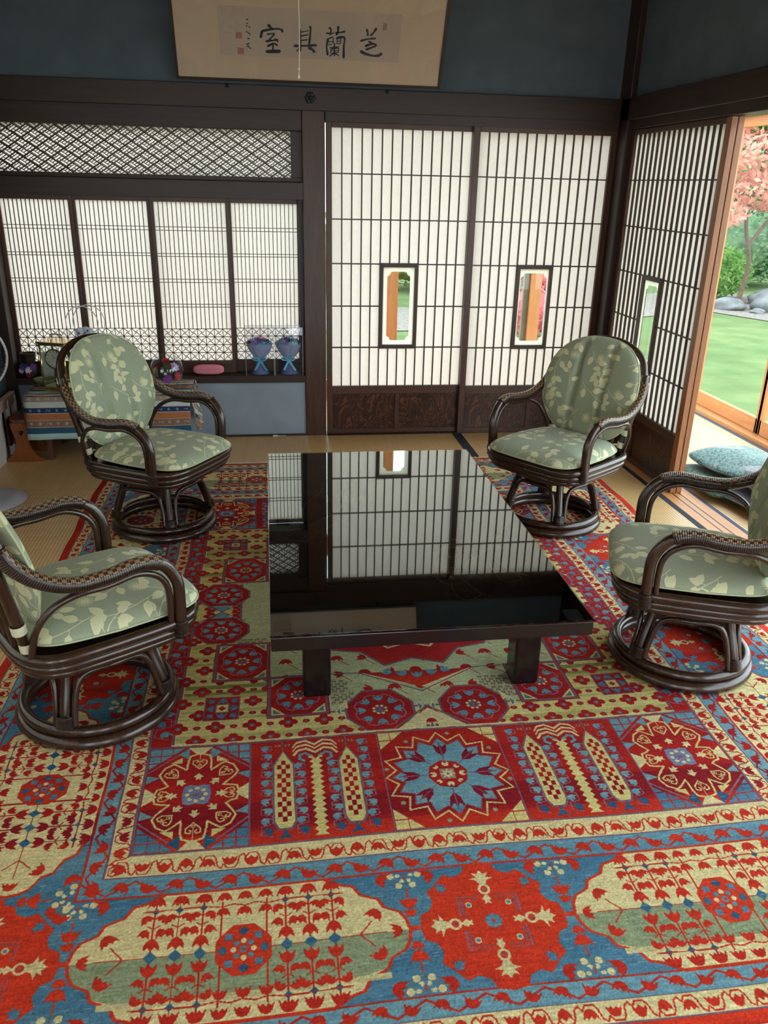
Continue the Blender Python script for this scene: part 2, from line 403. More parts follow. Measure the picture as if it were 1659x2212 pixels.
    def redmed(cx, cy):
        R = .168
        pts = []
        for k in range(8):
            a = k*math.pi/4
            for da, r in ((-.30, .86), (-.2, .98), (0, 1.0 if k % 2 == 0 else .95), (.2, .98), (.30, .86)):
                pts.append((cx+R*r*math.cos(a+da)*1.0, cy+R*r*math.sin(a+da)*1.02))
        C.poly(pts, BRT)
        for k in range(4):
            a = k*math.pi/2
            def P(f, d, s=1): return xf([(x*s, y*s) for x, y in f], cx+d*math.sin(a), cy-d*math.cos(a), a, 1)
            CC = CRM if k != 2 else CRM*.95
            C.poly(P([(0, -.02), (.008, -.008), (.02, -.012), (.012, .002), (.03, .004), (.012, .012), (.006, .03), (.0, .04), (-.006, .03), (-.012, .012), (-.03, .004), (-.012, .002), (-.02, -.012), (-.008, -.008)], .125), CC)
            C.disc(cx+.088*math.sin(a), cy-.088*math.cos(a), .015, CC); C.disc(cx+.088*math.sin(a), cy-.088*math.cos(a), .009, BRT)
            C.disc(cx+.088*math.sin(a), cy-.088*math.cos(a), .004, MAU)
            C.poly(P([(0, -.016), (.011, 0), (.005, .004), (.008, .014), (0, .01), (-.008, .014), (-.005, .004), (-.011, 0)], .06), CC)
        for sx in (-1, 1):
            for sy in (-1, 1):
                C.poly(xf(ARROW, cx+sx*.102, cy+sy*.102, math.atan2(sy, sx)+math.pi/2, .03), BLU)
                C.disc(cx+sx*.047, cy+sy*.047, .008, CRM); C.disc(cx+sx*.047, cy+sy*.047, .0045, BLU)
                C.line([(cx+sx*.02, cy+sy*.062), (cx+sx*.062, cy+sy*.062), (cx+sx*.062, cy+sy*.02)], MAU, .003)
                C.line([(cx+sx*.02, cy+sy*.070), (cx+sx*.070, cy+sy*.070), (cx+sx*.070, cy+sy*.02)], MAU*1.1, .0025)
        for k in range(8):
            a = k*math.pi/4; C.disc(cx+.012*math.cos(a), cy+.012*math.sin(a), .0075, BLU)
        C.disc(cx, cy, .003, BRT)
    un, wn, wf = 1.105, W1-.294, W0+.294
    # the ground between the medallions: tulips on blue, half rosettes at the rims
    def gap(cx, cy, vert):
        m = (lambda x, y: (cx+y, cy+x)) if vert else (lambda x, y: (cx+x, cy+y))
        for t in (-1, 1):
            C.poly([m(*q) for q in xf(BLOOM, 0, t*.045, 0 if t > 0 else math.pi, .026)], BRT)
            C.poly([m(*q) for q in xf(BLOOM, 0, t*.073, 0 if t > 0 else math.pi, .036)], BRT)
            C.line([m(0, t*.05), m(0, t*.15)], BRT, .004)
            for k in range(7):
                a = k*math.pi/6
                x, y = .033*math.cos(a), t*(.150-.033*math.sin(a))
                p = m(x, y); C.disc(p[0], p[1], .0085, CRM if k % 2 == 0 else LBL*.8)
                p = m(x*.5, t*(.150-.018*math.sin(a))); C.disc(p[0], p[1], .006, BLU if k % 2 else CRM)
            for sx in (-1, 1):
                C.poly([m(*q) for q in xf(BLOOM, sx*.052, t*.142, sx*1.2, .036)], RED)
        C.rect(*m(-.012, -.006), *m(.012, .006), BRT)
    for wv in (wn, wf):
        for s in (-1, 1):
            cartouche(s*.556, wv, .362, .160)
            gap(s*.182, wv, False); gap(s*.93, wv, False)
    for s in (-1, 1):
        for sw in (-1, 1):
            cartouche(s*un, wc+sw*.947, .355, .160, True)
            gap(s*un, wc+sw*(Hw-.294-.175), True); gap(s*un, wc+sw*.575, True); gap(s*un, wc+sw*.215, True)
            redmed(s*un, wc+sw*.40)
            redmed(s*un, wc+sw*(Hw-.294))
        cartouche(s*un, wc, .2, .160, True)
    redmed(0, wn); redmed(0, wf)
    # ------------------------------------------------ field: side bands with blue tulips
    for s in (-1, 1):
        x0, x1 = .782, .838
        C.rect(s*x0, 1.56, s*x1, 3.17, RED)
        C.line([(s*.778, 1.56), (s*.778, 3.17)], MAU, .007); C.line([(s*.770, 1.56), (s*.770, 3.17)], CRM, .004)
        n = 32; P = []
        for k in range(n):
            w = 1.585+k*(1.57/n); q = (k % 2)*2-1; xm = s*.81
            C.poly(xf(TULIP, xm+q*.008, w, (math.pi/2)*(-q)*.35+math.pi, .032), LBL if k % 3 else BLU)
            P += [(xm-q*.020, w-.014), (xm-q*.022, w+.012), (xm+q*.018, w+.025)]
        C.line(P, MAU*1.15, .003)
    # ------------------------------------------------ the rows of blocks at both ends
    def block_row(far):
        f = (lambda x, y: (x, W0+W1-y)) if far else (lambda x, y: (x, y))   # mirrored at the far end
        def pl(p, c): C.poly([f(*q) for q in p], c)
        def ln(p, c, w=.004, closed=False): C.line([f(*q) for q in p], c, w, closed)
        a, b = 3.172, 3.573
        pl([(-.838, a), (.838, a), (.838, b), (-.838, b)], RED)
        ln([(-.845, a-.004), (.845, a-.004)], MAU, .008); ln([(-.78, a-.012), (.78, a-.012)], CRM, .004)
        ln([(-.845, b+.002), (.845, b+.002)], MAU, .006)
        cy = (a+b)/2
        for s in (-1, 1):
            cx = s*.695; hw = .140; x0, x1 = cx-hw, cx+hw
            ln([(s*.553, a), (s*.553, b)], MAU, .006)
            for sx in (-1, 1):
                for sy in (-1, 1):
                    X, Y = cx+sx*hw, cy+sy*.197
                    pl([(X, Y), (X-sx*.095, Y), (X, Y-sy*.085)], BLU if sy > 0 else LBL)
                    for d in (.030, .062): ln([(X-sx*d, Y), (X-sx*d, Y-sy*(.085-d*.89))], RED, .004); ln([(X, Y-sy*d), (X-sx*(.095-d*1.1), Y-sy*d)], RED, .004)
                    ln([(X-sx*.112, Y), (X, Y-sy*.100)], MAU*1.1, .005)
                    pl([(X-sx*.056, Y-sy*.066), (X-sx*.092, Y-sy*.066), (X-sx*.092, Y-sy*.04)], YEL)
                    pl([(X-sx*.088, Y), (X-sx*.108, Y), (X-sx*.108, Y-sy*.058), (X-sx*.132+sx*.0, Y-sy*.03)] if False else [(cx+sx*.030, Y), (cx+sx*.030, Y-sy*.052), (cx+sx*.062, Y-sy*.026)], LBL if sy < 0 else DBL)
                    pl([(X, cy+sy*.052), (X, cy+sy*.085), (X-sx*.035, cy+sy*.075)], LBL)
            for k in range(4):
                an = k*math.pi/2
                d = .197 if k % 2 == 0 else hw
                P = xf([(-.034, 0), (.034, 0), (.012, .028), (0, .034), (-.012, .028)], cx+math.sin(an)*d, cy-math.cos(an)*d, an, 1)
                pl(P, CRM)
                ln([P[3], (cx+math.sin(an)*.11, cy-math.cos(an)*.135 if k % 2 == 0 else cy)], CRM, .003)
            # the eight lobed outline
            L = []
            for k in range(8):
                an = k*math.pi/4-math.pi/2; R = .138 if k % 2 == 0 else .146
                ex = 1.0 if k % 2 else (1.12 if k % 4 == 0 else .90)
                for da, r in ((-math.pi/8, .66), (-.27, .86), (-.20, .98), (0, 1.02), (.20, .98), (.27, .86)):
                    L.append((cx+R*ex*r*math.cos(an+da)*.90, cy+R*ex*r*math.sin(an+da)*1.08))
            ln(L, YEL, .006, True)
            for k in range(8):
                an = k*math.pi/4; R = .108 if k % 2 == 0 else .116
                ex = 1.0 if k % 2 else (1.1 if k % 4 == 0 else .90)
                X, Y = cx+R*ex*math.sin(an)*.90, cy-R*ex*math.cos(an)*1.08
                ln(xf([(0, .024), (-.018, .004), (-.019, -.010), (-.008, -.014), (-.004, -.006), (-.009, -.003)], X, Y, an, 1), YEL, .0042)
                ln(xf([(0, .024), (.018, .004), (.019, -.010), (.008, -.014), (.004, -.006), (.009, -.003)], X, Y, an, 1), YEL, .0042)
                ln(xf([(0, -.014), (0, .002)], X, Y, an, 1), YEL, .003); ln(xf([(-.005, .010), (0, .005), (.005, .010), (0, .015)], X, Y, an, 1), YEL, .003, True)
                pl(xf(ARROW, cx+.062*math.sin(an)*1.05, cy-.062*math.cos(an)*1.15, an, .030), CRM if far or k not in (3, 4, 5) else CRM*.96)
            pl(xf([(-1, -1), (-.5, -1.15), (0, -1.0), (.5, -1.15), (1, -1), (1.15, 0), (1, 1), (.5, 1.15), (0, 1), (-.5, 1.15), (-1, 1), (-1.15, 0)], cx, cy, 0, .034), rgb(112, 122, 150))
            for k in range(8):
                an = k*math.pi/4; p = f(cx+.024*math.cos(an), cy+.024*math.sin(an)); C.disc(p[0], p[1], .0062, CRM)
                ln([(cx, cy), (cx+.018*math.cos(an), cy+.018*math.sin(an))], MAU, .003)
        # palms and cypress cartouches
        for s in (-1, 1):
            px = s*.367
            for q in (-1, 1):
                X = px+q*.093; hw = .026
                P = [(X, a+.05), (X+hw, a+.11), (X+hw, b-.075), (X+hw*.6, b-.05), (X-hw*.6, b-.05), (X-hw, b-.075), (X-hw, a+.11)]
                pl([(X+(x-X)*1.22, cy+(y-cy)*1.05) for x, y in P], MAU); pl(P, YEL if not far else CRM)
                ln([(X, a), (X, a+.045)], MAU, .003)
                for j in range(13):
                    yy = a+.098+j*.0185
                    for i in ((0,) if j % 2 == 0 else (-1, 1)):
                        pl([(X+i*.0115-.006, yy-.0092), (X+i*.0115+.006, yy-.0092), (X+i*.0115+.006, yy+.0092), (X+i*.0115-.006, yy+.0092)], RED)
                pl(xf([(0, -.5), (.18, 0), (.5, .5), (.1, .3), (-.1, .3), (-.5, .5), (-.18, 0)], X, b-.028, 0, .04), DBL)
                for i in (-1, 1):
                    p = f(X+i*.014-q*.0, a+.022); C.rect(p[0]-.008, p[1]-.006, p[0]+.008, p[1]+.006, SAG)
                    ln([(X+i*.014-.009, a+.022), (X+i*.014+.009, a+.022)], RED, .0025); ln([(X+i*.014, a+.015), (X+i*.014, a+.029)], RED, .0025)
            P = []
            n = 14
            L_, R_ = [], []
            for j in range(n):
                yy = a+.09+j*(b-a-.095)/n
                L_ += [(px-.008, yy), (px-.019, yy+.013)]; R_ += [(px+.008, yy), (px+.019, yy+.013)]
            pl(L_+R_[::-1], YEL)
            for r, cc in ((.052, CRM), (.043, RED), (.036, CRM), (.028, RED), (.020, CRM)):
                for q in (-1, 1):
                    o_ = .052-r; ln([(px, a+.028+o_*1.1), (px+q*.026, a+.008+o_*1.1), (px+q*.050, a+.014+o_*1.15), (px+q*.062, a+.034+o_*1.1)], cc, .0085)
            for q in (-1, 1):
                ln([(px+q*.012, a+.078), (px+q*.030, a+.064), (px+q*.044, a+.070), (px+q*.046, a+.088), (px+q*.034, a+.096)], LBL, .009)
                ln([(px, a+.105), (px+q*.008, a+.086), (px+q*.018, a+.082)], YEL, .008)
            for q in (-1, 1):
                for d, n_ in ((.047, 8), (.140, 10)):
                    Z = []
                    for j in range(n_):
                        yy = a+(.115 if d < .1 else .03)+j*(.272 if d < .1 else .355)/(n_-.3)
                        e = (j % 2)*2-1
                        X = px+q*d
                        pl(xf(TULIP, X+e*.004, yy, e*1.1+math.pi, .027), LBL if yy < 3.50 else DBL)
                        Z += [(X-e*.014, yy-.01), (X-e*.015, yy+.010), (X+e*.014, yy+.018)]
                    ln(Z, MAU*1.1, .0028)
        # the sixteen pointed star
        R = .165
        def star(R_, inner, n=16, sx=1.0): return [(cx0+(R_ if k % 2 == 0 else R_*inner)*math.cos(k*math.pi/n)*sx, cy+(R_ if k % 2 == 0 else R_*inner)*math.sin(k*math.pi/n)) for k in range(2*n)]
        cx0 = 0.0
        for q in (-1, 1):
            for sy in (-1, 1):
                X, Y = q*.176, cy+sy*.197
                pl([(X, Y), (X-q*.075, Y), (X, Y-sy*.075)], YEL); ln([(X-q*.035, Y), (X-q*.035, Y-sy*.04)], RED, .003); ln([(X, Y-sy*.035), (X-q*.04, Y-sy*.035)], RED, .003)
                ln([(X-q*.08, Y), (X, Y-sy*.08)], RED, .003)
        S = star(.188, .80); S = [(max(-.178, min(.178, x)), y) for x, y in S]
        pl(S, YEL); S2 = star(.180, .79); S2 = [(max(-.172, min(.172, x)), y) for x, y in S2]; pl(S2, RED)
        pl(star(.160, .80, 16), MAU*1.1); pl(star(.153, .82, 16), LBL)
        for k in range(16):
            an = (k+.5)*math.pi/8
            if k % 2 == 0:
                p = f(cx0+.182*math.cos(an)*.95, cy+.182*math.sin(an)); C.disc(p[0], p[1], .007, SAG)
        for k in range(8):
            an = k*math.pi/4
            X, Y = .105*math.sin(an), cy-.105*math.cos(an)
            pl(xf([(0, .55), (-.28, .2), (-.42, -.55), (-.12, -.2), (0, -.6), (.12, -.2), (.42, -.55), (.28, .2)], X, Y, an, .052), WINE*1.35)
            ln([(.06*math.sin(an), cy-.06*math.cos(an)), (.14*math.sin(an), cy-.14*math.cos(an))], MAU, .003)
        pl([(.058*math.cos(k*math.pi/8+.2)*(1 if k % 2 else .93), cy+.058*math.sin(k*math.pi/8+.2)*(1 if k % 2 else .93)) for k in range(16)], RED)
        for k in range(8):
            an = k*math.pi/4; p = f(.042*math.cos(an), cy+.042*math.sin(an)); C.disc(p[0], p[1], .0105 if k % 2 == 0 else .008, CRM)
            p = f(.049*math.cos(an), cy+.049*math.sin(an)); C.disc(p[0], p[1], .0045, RED)
        pl(xf([(-1, -1), (1, -1), (1, 1), (-1, 1)], 0, cy, 0, .026), RED); pl(xf([(-1, -1), (1, -1), (1, 1), (-1, 1)], 0, cy, 0, .021), rgb(150, 120, 110))
        pl([((.024 if k % 2 == 0 else .011)*math.cos(k*math.pi/8), cy+(.024 if k % 2 == 0 else .011)*math.sin(k*math.pi/8)) for k in range(16)], CRM)
        C.disc(*f(0, cy), .005, BLU)
        for x in (-.18, .18): ln([(x, a), (x, b)], MAU, .003)
    # ------------------------------------------------ the cream and sage field
    C.rect(-.768, 1.565, .768, 3.165, YEL)
    rs = np.random.RandomState(5)
    y = 1.565
    while y < 3.165:
        h = rs.uniform(.004, .03)
        k = rs.choice([0, 0, 0, .35, .6, .8]) if (2.70 < y < 2.98 or 1.75 < y < 2.03) else rs.choice([0, 0, 0, 0, .15, .3])
        C.rect(-.768, y, .768, min(y+h, 3.165), YEL*(1-k)+rgb(108, 116, 62)*k); y += h
    for j in range(13):
        w = 1.588+j*.0 if False else 3.146-j*.0625
        for wv in (w, W0+W1-w):
            for i in range(-7, 8):
                u = (i*.1095) if j % 2 else (i+.5)*.1095
                if abs(u) > .78: continue
                rr = .0145
                for q in range(4):
                    a = q*math.pi/2; C.disc(u+.016*math.cos(a), wv+.0155*math.sin(a), .0135, RED, .0125)
                C.disc(u, wv, .0095, MAU); C.disc(u, wv, .0035, CRM*.8)
                C.disc(u+.0547, wv, .0115, RED, .009); C.disc(u+.0547, wv, .004, MAU)
    # inner ground with sprays
    cf = wc
    def octp(cx, cy, rx, ry, k=.45): return [(cx+x*rx, cy+y*ry) for x, y in [(-k, -1), (k, -1), (1, -k*.7), (1, k*.7), (k, 1), (-k, 1), (-1, k*.7), (-1, -k*.7)]]
    inner = [(-.50, 1.70), (.50, 1.70), (.50, 1.88), (.60, 2.0), (.60, 2.74), (.50, 2.86), (.50, 3.05), (-.50, 3.05), (-.50, 2.86), (-.60, 2.74), (-.60, 2.0), (-.50, 1.88)]
    C.poly(inner, SAG*1.15*.6+CRM*.4); C.line(inner, MAU, .008, True)
    for i in range(-5, 6):
        for j in range(-6, 7):
            u, w = i*.088, cf+j*.095
            if (i+j) % 2: bloom(u, w, 0 if j > 0 else math.pi, .04, RED)
            else: tulip(u, w, .6*i, .036, RED)
            C.line([(u, w), (u+.04, w+.045)], RED, .0028)
    # quilted grey lattice squares beside the octagons
    def quilt(x0, y0, x1, y1):
        C.rect(x0, y0, x1, y1, SAG*.45+YEL*.55)
        y = y0; k = 0
        while y < y1-.012:
            x = x0+(k % 2)*.012
            while x < x1-.012:
                C.rect(x, y, x+.014, y+.010, MAU); C.rect(x+.0035, y+.003, x+.0105, y+.007, SAG*1.2); x += .024
            y += .0145; k += 1
    for s in (-1, 1):
        for y0 in (2.56, 2.10-.09+.0):
            pass
        quilt(*sorted((s*.49, s*.60))[:1], 2.60, sorted((s*.49, s*.60))[1], 2.68) if False else None
    quilt(-.62, 2.58, -.50, 2.66); quilt(.50, 2.58, .62, 2.66); quilt(-.62, 2.02, -.50, 2.14); quilt(.50, 2.02, .62, 2.14)
    quilt(-.30, 2.94, -.22, 3.02); quilt(.22, 2.92, .34, 3.02); quilt(-.34, 2.88, -.24, 2.96); quilt(.20, 2.90, .30, 2.96)
    # centre medallion
    for r, c in ((.40, MAU), (.39, RED), (.30, CRM), (.29, BRT), (.2, BLU), (.19, LBL), (.1, RED), (.05, CRM)):
        C.poly([(r*math.cos(k*math.pi/12)*(1 if k % 2 else .88), cf+r*1.15*math.sin(k*math.pi/12)*(1 if k % 2 else .88)) for k in range(24)], c)
    for k in range(16):
        a = k*math.pi/8; tulip(.245*math.cos(a), cf+.28*math.sin(a), a, .06, LBL)
    # red wedge pointing to the near end with blue tulips
    for t in (-1, 1):
        C.poly([(-.20, cf+t*.48), (.20, cf+t*.48), (.035, cf+t*.59)], CRM); C.poly([(-.18, cf+t*.48), (.18, cf+t*.48), (0, cf+t*.575)], BRT)
        for i in (-2, -1, 0, 1, 2): tulip(i*.05, cf+t*(.505-.012*abs(i)), i*.3, .036, LBL)
        C.line([(-.30, cf+t*.47), (-.2, cf+t*.475), (0, cf+t*.60), (.2, cf+t*.475), (.30, cf+t*.47)], MAU, .005)
        C.poly([(-.78+.0, cf+t*.0), (-.78, cf+t*.0), (-.78, cf)], CRM)
    # square motifs
    for s in (-1, 1):
        for wv in (2.99, W0+W1-2.99):
            x = s*.642; r = .053
            C.rect(x-r, wv-r*1.1, x+r, wv+r*1.1, RED); C.line([(x-r, wv-r*1.1), (x+r, wv-r*1.1), (x+r, wv+r*1.1), (x-r, wv+r*1.1)], MAU, .004, True)
            for dx in (-1, 0, 1):
                for dy in (-1, 0, 1):
                    if dx or dy: C.poly(xf(TULIP if dx*dy == 0 else ARROW, x+dx*.036, wv+dy*.039, math.atan2(dy, dx)-math.pi/2, .028), BLU)
            C.rect(x-.022, wv-.024, x+.022, wv+.024, MAU); C.rect(x-.018, wv-.019, x+.018, wv+.019, YEL)
            for q in range(4): C.disc(x+.006*math.cos(q*math.pi/2), wv+.006*math.sin(q*math.pi/2), .005, RED)
    # octagons
    def octagon(cx, cy, rx, ry, box=True):
        if box:
            C.rect(cx-rx-.014, cy-ry-.014, cx+rx+.014, cy+ry+.014, RED); C.rect(cx-rx-.011, cy-ry-.011, cx+rx+.011, cy+ry+.011, MAU)
            C.rect(cx-rx-.002, cy-ry-.002, cx+rx+.002, cy+ry+.002, RED)
            for sx in (-1, 1):
                for sy in (-1, 1):
                    X, Y = cx+sx*rx, cy+sy*ry
                    C.poly([(X, Y), (X-sx*.045, Y), (X, Y-sy*.048)], YEL); C.poly([(X-sx*.006, Y-sy*.006), (X-sx*.030, Y-sy*.006), (X-sx*.006, Y-sy*.032)], LBL*.75)
        C.poly(octp(cx, cy, rx*1.12, ry*1.1) if not box else octp(cx, cy, rx, ry), MAU if not box else RED)
        C.poly(octp(cx, cy, rx*1.05, ry*1.03) if not box else octp(cx, cy, rx*.97, ry*.97), RED)
        P = []
        for k in range(24):
            a = k*math.pi/12; r = 1 if k % 3 else .88
            P.append((cx+rx*.84*r*math.cos(a), cy+ry*.84*r*math.sin(a)))
        C.line(P, MAU*1.25, .0035, True)
        for k in range(8):
            a = k*math.pi/4; tulip(cx+rx*.60*math.cos(a), cy+ry*.62*math.sin(a), a+math.pi/2, .030, LBL)
        for k in range(8):
            a = (k+.5)*math.pi/4; C.disc(cx+.020*math.cos(a), cy+.020*math.sin(a), .0055, CRM)
        for k in range(8):
            a = k*math.pi/4; C.disc(cx+.011*math.cos(a), cy+.011*math.sin(a), .0065, MAU); 
        C.disc(cx, cy, .003, CRM)
    for s in (-1, 1):
        for wv in (2.725, W0+W1-2.725): octagon(s*.588, wv, .082, .105)
        for wv in (2.505, W0+W1-2.505):
            octagon(s*.672, wv, .092, .088, False)
        for wv in (2.945, W0+W1-2.945): octagon(s*.405, wv, .085, .10)
        for wv in (3.055, W0+W1-3.055): octagon(s*.150, wv, .098, .098, False)
        for sg in (-1, 1):
            X, Y = s*.672, cf
            C.poly([(X, Y), (X-.04, Y+sg*.05), (X+.04, Y+sg*.05)], LBL); C.line([(X, Y), (X-.085, Y+sg*.075)], MAU, .005); C.line([(X, Y), (X+.085, Y+sg*.075)], MAU, .005)
            for q in (-1, 1): bloom(X+q*.045, cf, q*math.pi/2, .03, RED)
            C.poly([(s*.275, 3.02), (s*.25, 3.04), (s*.25, 2.99)], CRM)
        for wv in (3.05, W0+W1-3.05):
            for q in (-1, 1):
                X = s*.150+q*.128; C.poly([(X+q*.014, wv), (X-q*.006, wv-.03), (X-q*.006, wv+.03)], CRM); C.poly([(X+q*.008, wv), (X-q*.003, wv-.018), (X-q*.003, wv+.018)], LBL*.8)
    for wv, t in ((3.13, 1), (W0+W1-3.13, -1)):
        C.poly([(-.11, wv+t*.03), (.11, wv+t*.03), (.0, wv-t*.07)], CRM); C.line([(-.125, wv+t*.03), (0, wv-t*.08), (.125, wv+t*.03)], MAU, .006)
        bloom(0, wv, 0 if t > 0 else math.pi, .03, RED); C.line([(0, wv), (0, wv+t*.03)], RED, .003)
        for i in (-1, 0, 1): C.rect(i*.014-.005, wv+t*.022-.006, i*.014+.005, wv+t*.022+.006, MAU)
    block_row(False); block_row(True)
    # dye lots: the red and blue change from row to row of knots; short weft streaks
    A = C.a; H, W = A.shape[:2]
    wv = W0+(np.arange(H)+.5)*C.res
    rs = np.random.RandomState(11)
    low = np.interp(np.arange(H), np.arange(0, H+60, 30), rs.normal(0, 1, len(np.arange(0, H+60, 30))))
    red = (A[..., 0] > .5) & (A[..., 1] < .3) & (A[..., 2] < .3)
    k = np.clip(low*.35, -.6, .6)+np.where(wv > 3.525, .9, 0)+np.where((wv > 3.42) & (wv < 3.51), -.9, 0)
    k = np.clip(k, -1, 1)[:, None, None]
    tgt = np.where(k > 0, rgb(206, 62, 34)[None, None], WINE[None, None]*1.15)
    A2 = A*(1-np.abs(k)*.55)+tgt*np.abs(k)*.55
    A = np.where(red[..., None], A2, A)
    blu = (A[..., 2] > A[..., 0]+.06)
    k2 = np.clip(np.roll(low, 333)*.4, -.7, .7)[:, None, None]
    tb = np.where(k2 > 0, rgb(124, 152, 150)[None, None], rgb(36, 86, 122)[None, None])
    A = np.where(blu[..., None], A*(1-np.abs(k2)*.6)+tb*np.abs(k2)*.6, A)
    st = rs.normal(0, 1, (H, W//12+2)); st = np.repeat(st, 12, 1)[:, :W]
    st = (st+np.roll(st, 5, 1)+np.roll(st, 1, 0))/3
    fine = rs.normal(0, 1, (H, W)); fine = (fine+np.roll(fine, 1, 1)+np.roll(fine, 1, 0))/2.2
    A = A*(1+.055*st[..., None]+.075*fine[..., None])
    lt = (rs.rand(H, W//7+1) > .985); lt = np.repeat(lt, 7, 1)[:, :W] & blu
    A = np.where(lt[..., None], A*.5+rgb(170, 180, 170)*.5, A)
    return np.clip(A, 0, 1)
# ---------------------------------------------------------------- material list
M_DW = wood('dark_stained_wood', (38, 25, 19), (60, 39, 28), 'Z', rough=.42)
M_DWX = wood('dark_stained_wood_across', (38, 25, 19), (60, 39, 28), 'X', rough=.42)
M_DWY = wood('dark_stained_wood_along', (38, 25, 19), (60, 39, 28), 'Y', rough=.42)
M_PILLAR = wood('brown_pillar_wood', (56, 34, 25), (84, 52, 37), 'Z', rough=.38)
M_FRAME = wood('shoji_frame_wood', (60, 38, 28), (92, 58, 40), 'Z', rough=.4)
M_FRAMEX = wood('shoji_rail_wood', (60, 38, 28), (92, 58, 40), 'X', rough=.4)
M_KUM = wood('lattice_wood', (52, 32, 25), (74, 46, 34), 'Z', rough=.45)
M_LITWOOD = wood('window_lit_wood', (132, 84, 52), (168, 112, 72), 'Z', rough=.4)  # the frame wood again, with window light painted in as a lighter colour
M_SASH = wood('pale_cedar', (190, 124, 70), (214, 150, 92), 'Z', rough=.42)
M_SASHY = wood('pale_cedar_along', (184, 120, 68), (214, 150, 92), 'Y', rough=.42)
M_SASHX = wood('pale_cedar_across', (184, 120, 68), (214, 150, 92), 'X', rough=.42)
M_BURL = burl('figured_board', (60, 32, 22), (112, 68, 46))
M_PAPER = paper('shoji_paper', (.94, .90, .845), .58)
M_MAT = paper('cream_card', (.97, .95, .86), .72)
M_WALL = plain('slate_plaster', (90, 102, 112), .95, spec=.1, var=.10, scale=6, bump=.3)
M_CEIL = wood('ceiling_boards', (176, 146, 108), (200, 170, 130), 'Y', rough=.6)
M_GLASS = glass_thin('window_glass', (.95, .98, .96), .12)
M_VIEWGLASS = glass_thin('viewing_glass', (.97, .98, .97), .5)

def tatami_mat(name, axis='Y'):
    m, t, out = newmat(name); b = node(t, 'ShaderNodeBsdfPrincipled', ins={'Roughness': .5, 'Specular IOR Level': .6, 'Coat Weight': .6, 'Coat Roughness': .38}); tc = node(t, 'ShaderNodeTexCoord')
    wv = node(t, 'ShaderNodeTexWave', wave_type='BANDS', bands_direction='X' if axis == 'Y' else 'Y', ins={'Scale': 20.27, 'Distortion': 0}); t.links.new(tc.outputs['Object'], wv.inputs['Vector'])
    nz = node(t, 'ShaderNodeTexNoise', ins={'Scale': 3, 'Detail': 5}); mp = node(t, 'ShaderNodeMapping'); mp.inputs['Scale'].default_value = (1, 14, 1) if axis == 'Y' else (14, 1, 1)
    t.links.new(tc.outputs['Object'], mp.inputs[0]); t.links.new(mp.outputs[0], nz.inputs['Vector'])
    r1 = ramp(t, [(.15, s2l((194, 152, 94))), (.6, s2l((226, 186, 126)))]); t.links.new(wv.outputs['Fac'], r1.inputs[0])
    r2 = ramp(t, [(.3, (.86, .84, .80, 1)), (.7, (1, 1, 1, 1))]); t.links.new(nz.outputs['Fac'], r2.inputs[0])
    mx = node(t, 'ShaderNodeMix', data_type='RGBA', blend_type='MULTIPLY', ins={0: 1.0}); t.links.new(r1.outputs[0], mx.inputs[6]); t.links.new(r2.outputs[0], mx.inputs[7]); t.links.new(mx.outputs[2], b.inputs['Base Color'])
    bp = node(t, 'ShaderNodeBump', ins={'Strength': .5, 'Distance': .0015}); t.links.new(wv.outputs['Fac'], bp.inputs['Height']); t.links.new(bp.outputs[0], b.inputs['Normal'])
    t.links.new(b.outputs[0], out.inputs[0]); return m
M_TAT = tatami_mat('tatami_weave', 'Y'); M_TATX = tatami_mat('tatami_weave_across', 'X')
M_HERI = plain('tatami_border_cloth', (38, 42, 58), .8, var=.1, scale=200)
M_HERIBLUE = plain('tatami_border_cloth_blue', (70, 78, 104), .8, var=.1, scale=200)

# ---------------------------------------------------------------- room shell
S = 'structure'
def sbox(name, mat, *b, bevel=.002): return box(name, mat, *b, bevel=bevel, kind=S)
sbox('floor', plain('underfloor', (60, 50, 40), .9), -3.85, 0, -7.2, 1.1, -.12, -.02)
sbox('wall_left', M_WALL, -3.88, -3.76, -1.7, .2, 0, 2.8)
sbox('wall_left', M_WALL, -3.88, -3.76, -6.6, -1.7, 1.95, 2.8); sbox('wall_left', M_WALL, -3.88, -3.76, -6.6, -1.7, 0, .36); sbox('wall_left', M_WALL, -3.88, -3.76, -7.2, -6.6, 0, 2.8)
for _i in range(5):
    _o = thing('window_%d' % (40+_i), None, None, (-3.80, -1.7-.98*_i, .36), -PI/2, kind=S)
    _m = MB(); _m.box(0, .04, -.03, 0, 0, 1.59).box(.94, .98, -.03, 0, 0, 1.59).box(.04, .94, -.03, 0, 0, .05).box(.04, .94, -.03, 0, 1.54, 1.59)
    for _k in range(1, 7): _m.box(.04+_k*.1286-.004, .04+_k*.1286+.004, -.02, -.006, .05, 1.54)
    for _k in range(1, 6): _m.box(.04, .94, -.02, -.006, .05+_k*.248-.004, .05+_k*.248+.004)
    _m.build('lattice', M_KUM, _o); MB().box(.04, .94, -.004, -.003, .05, 1.54).build('paper', M_PAPER, _o)
sbox('wall_rear', M_WALL, -3.88, -3.5, -7.3, -7.2, -.1, 2.8); sbox('wall_rear', M_WALL, -.3, .12, -7.3, -7.2, -.1, 2.8); sbox('wall_rear', M_WALL, -3.5, -.3, -7.3, -7.2, 2.0, 2.8)
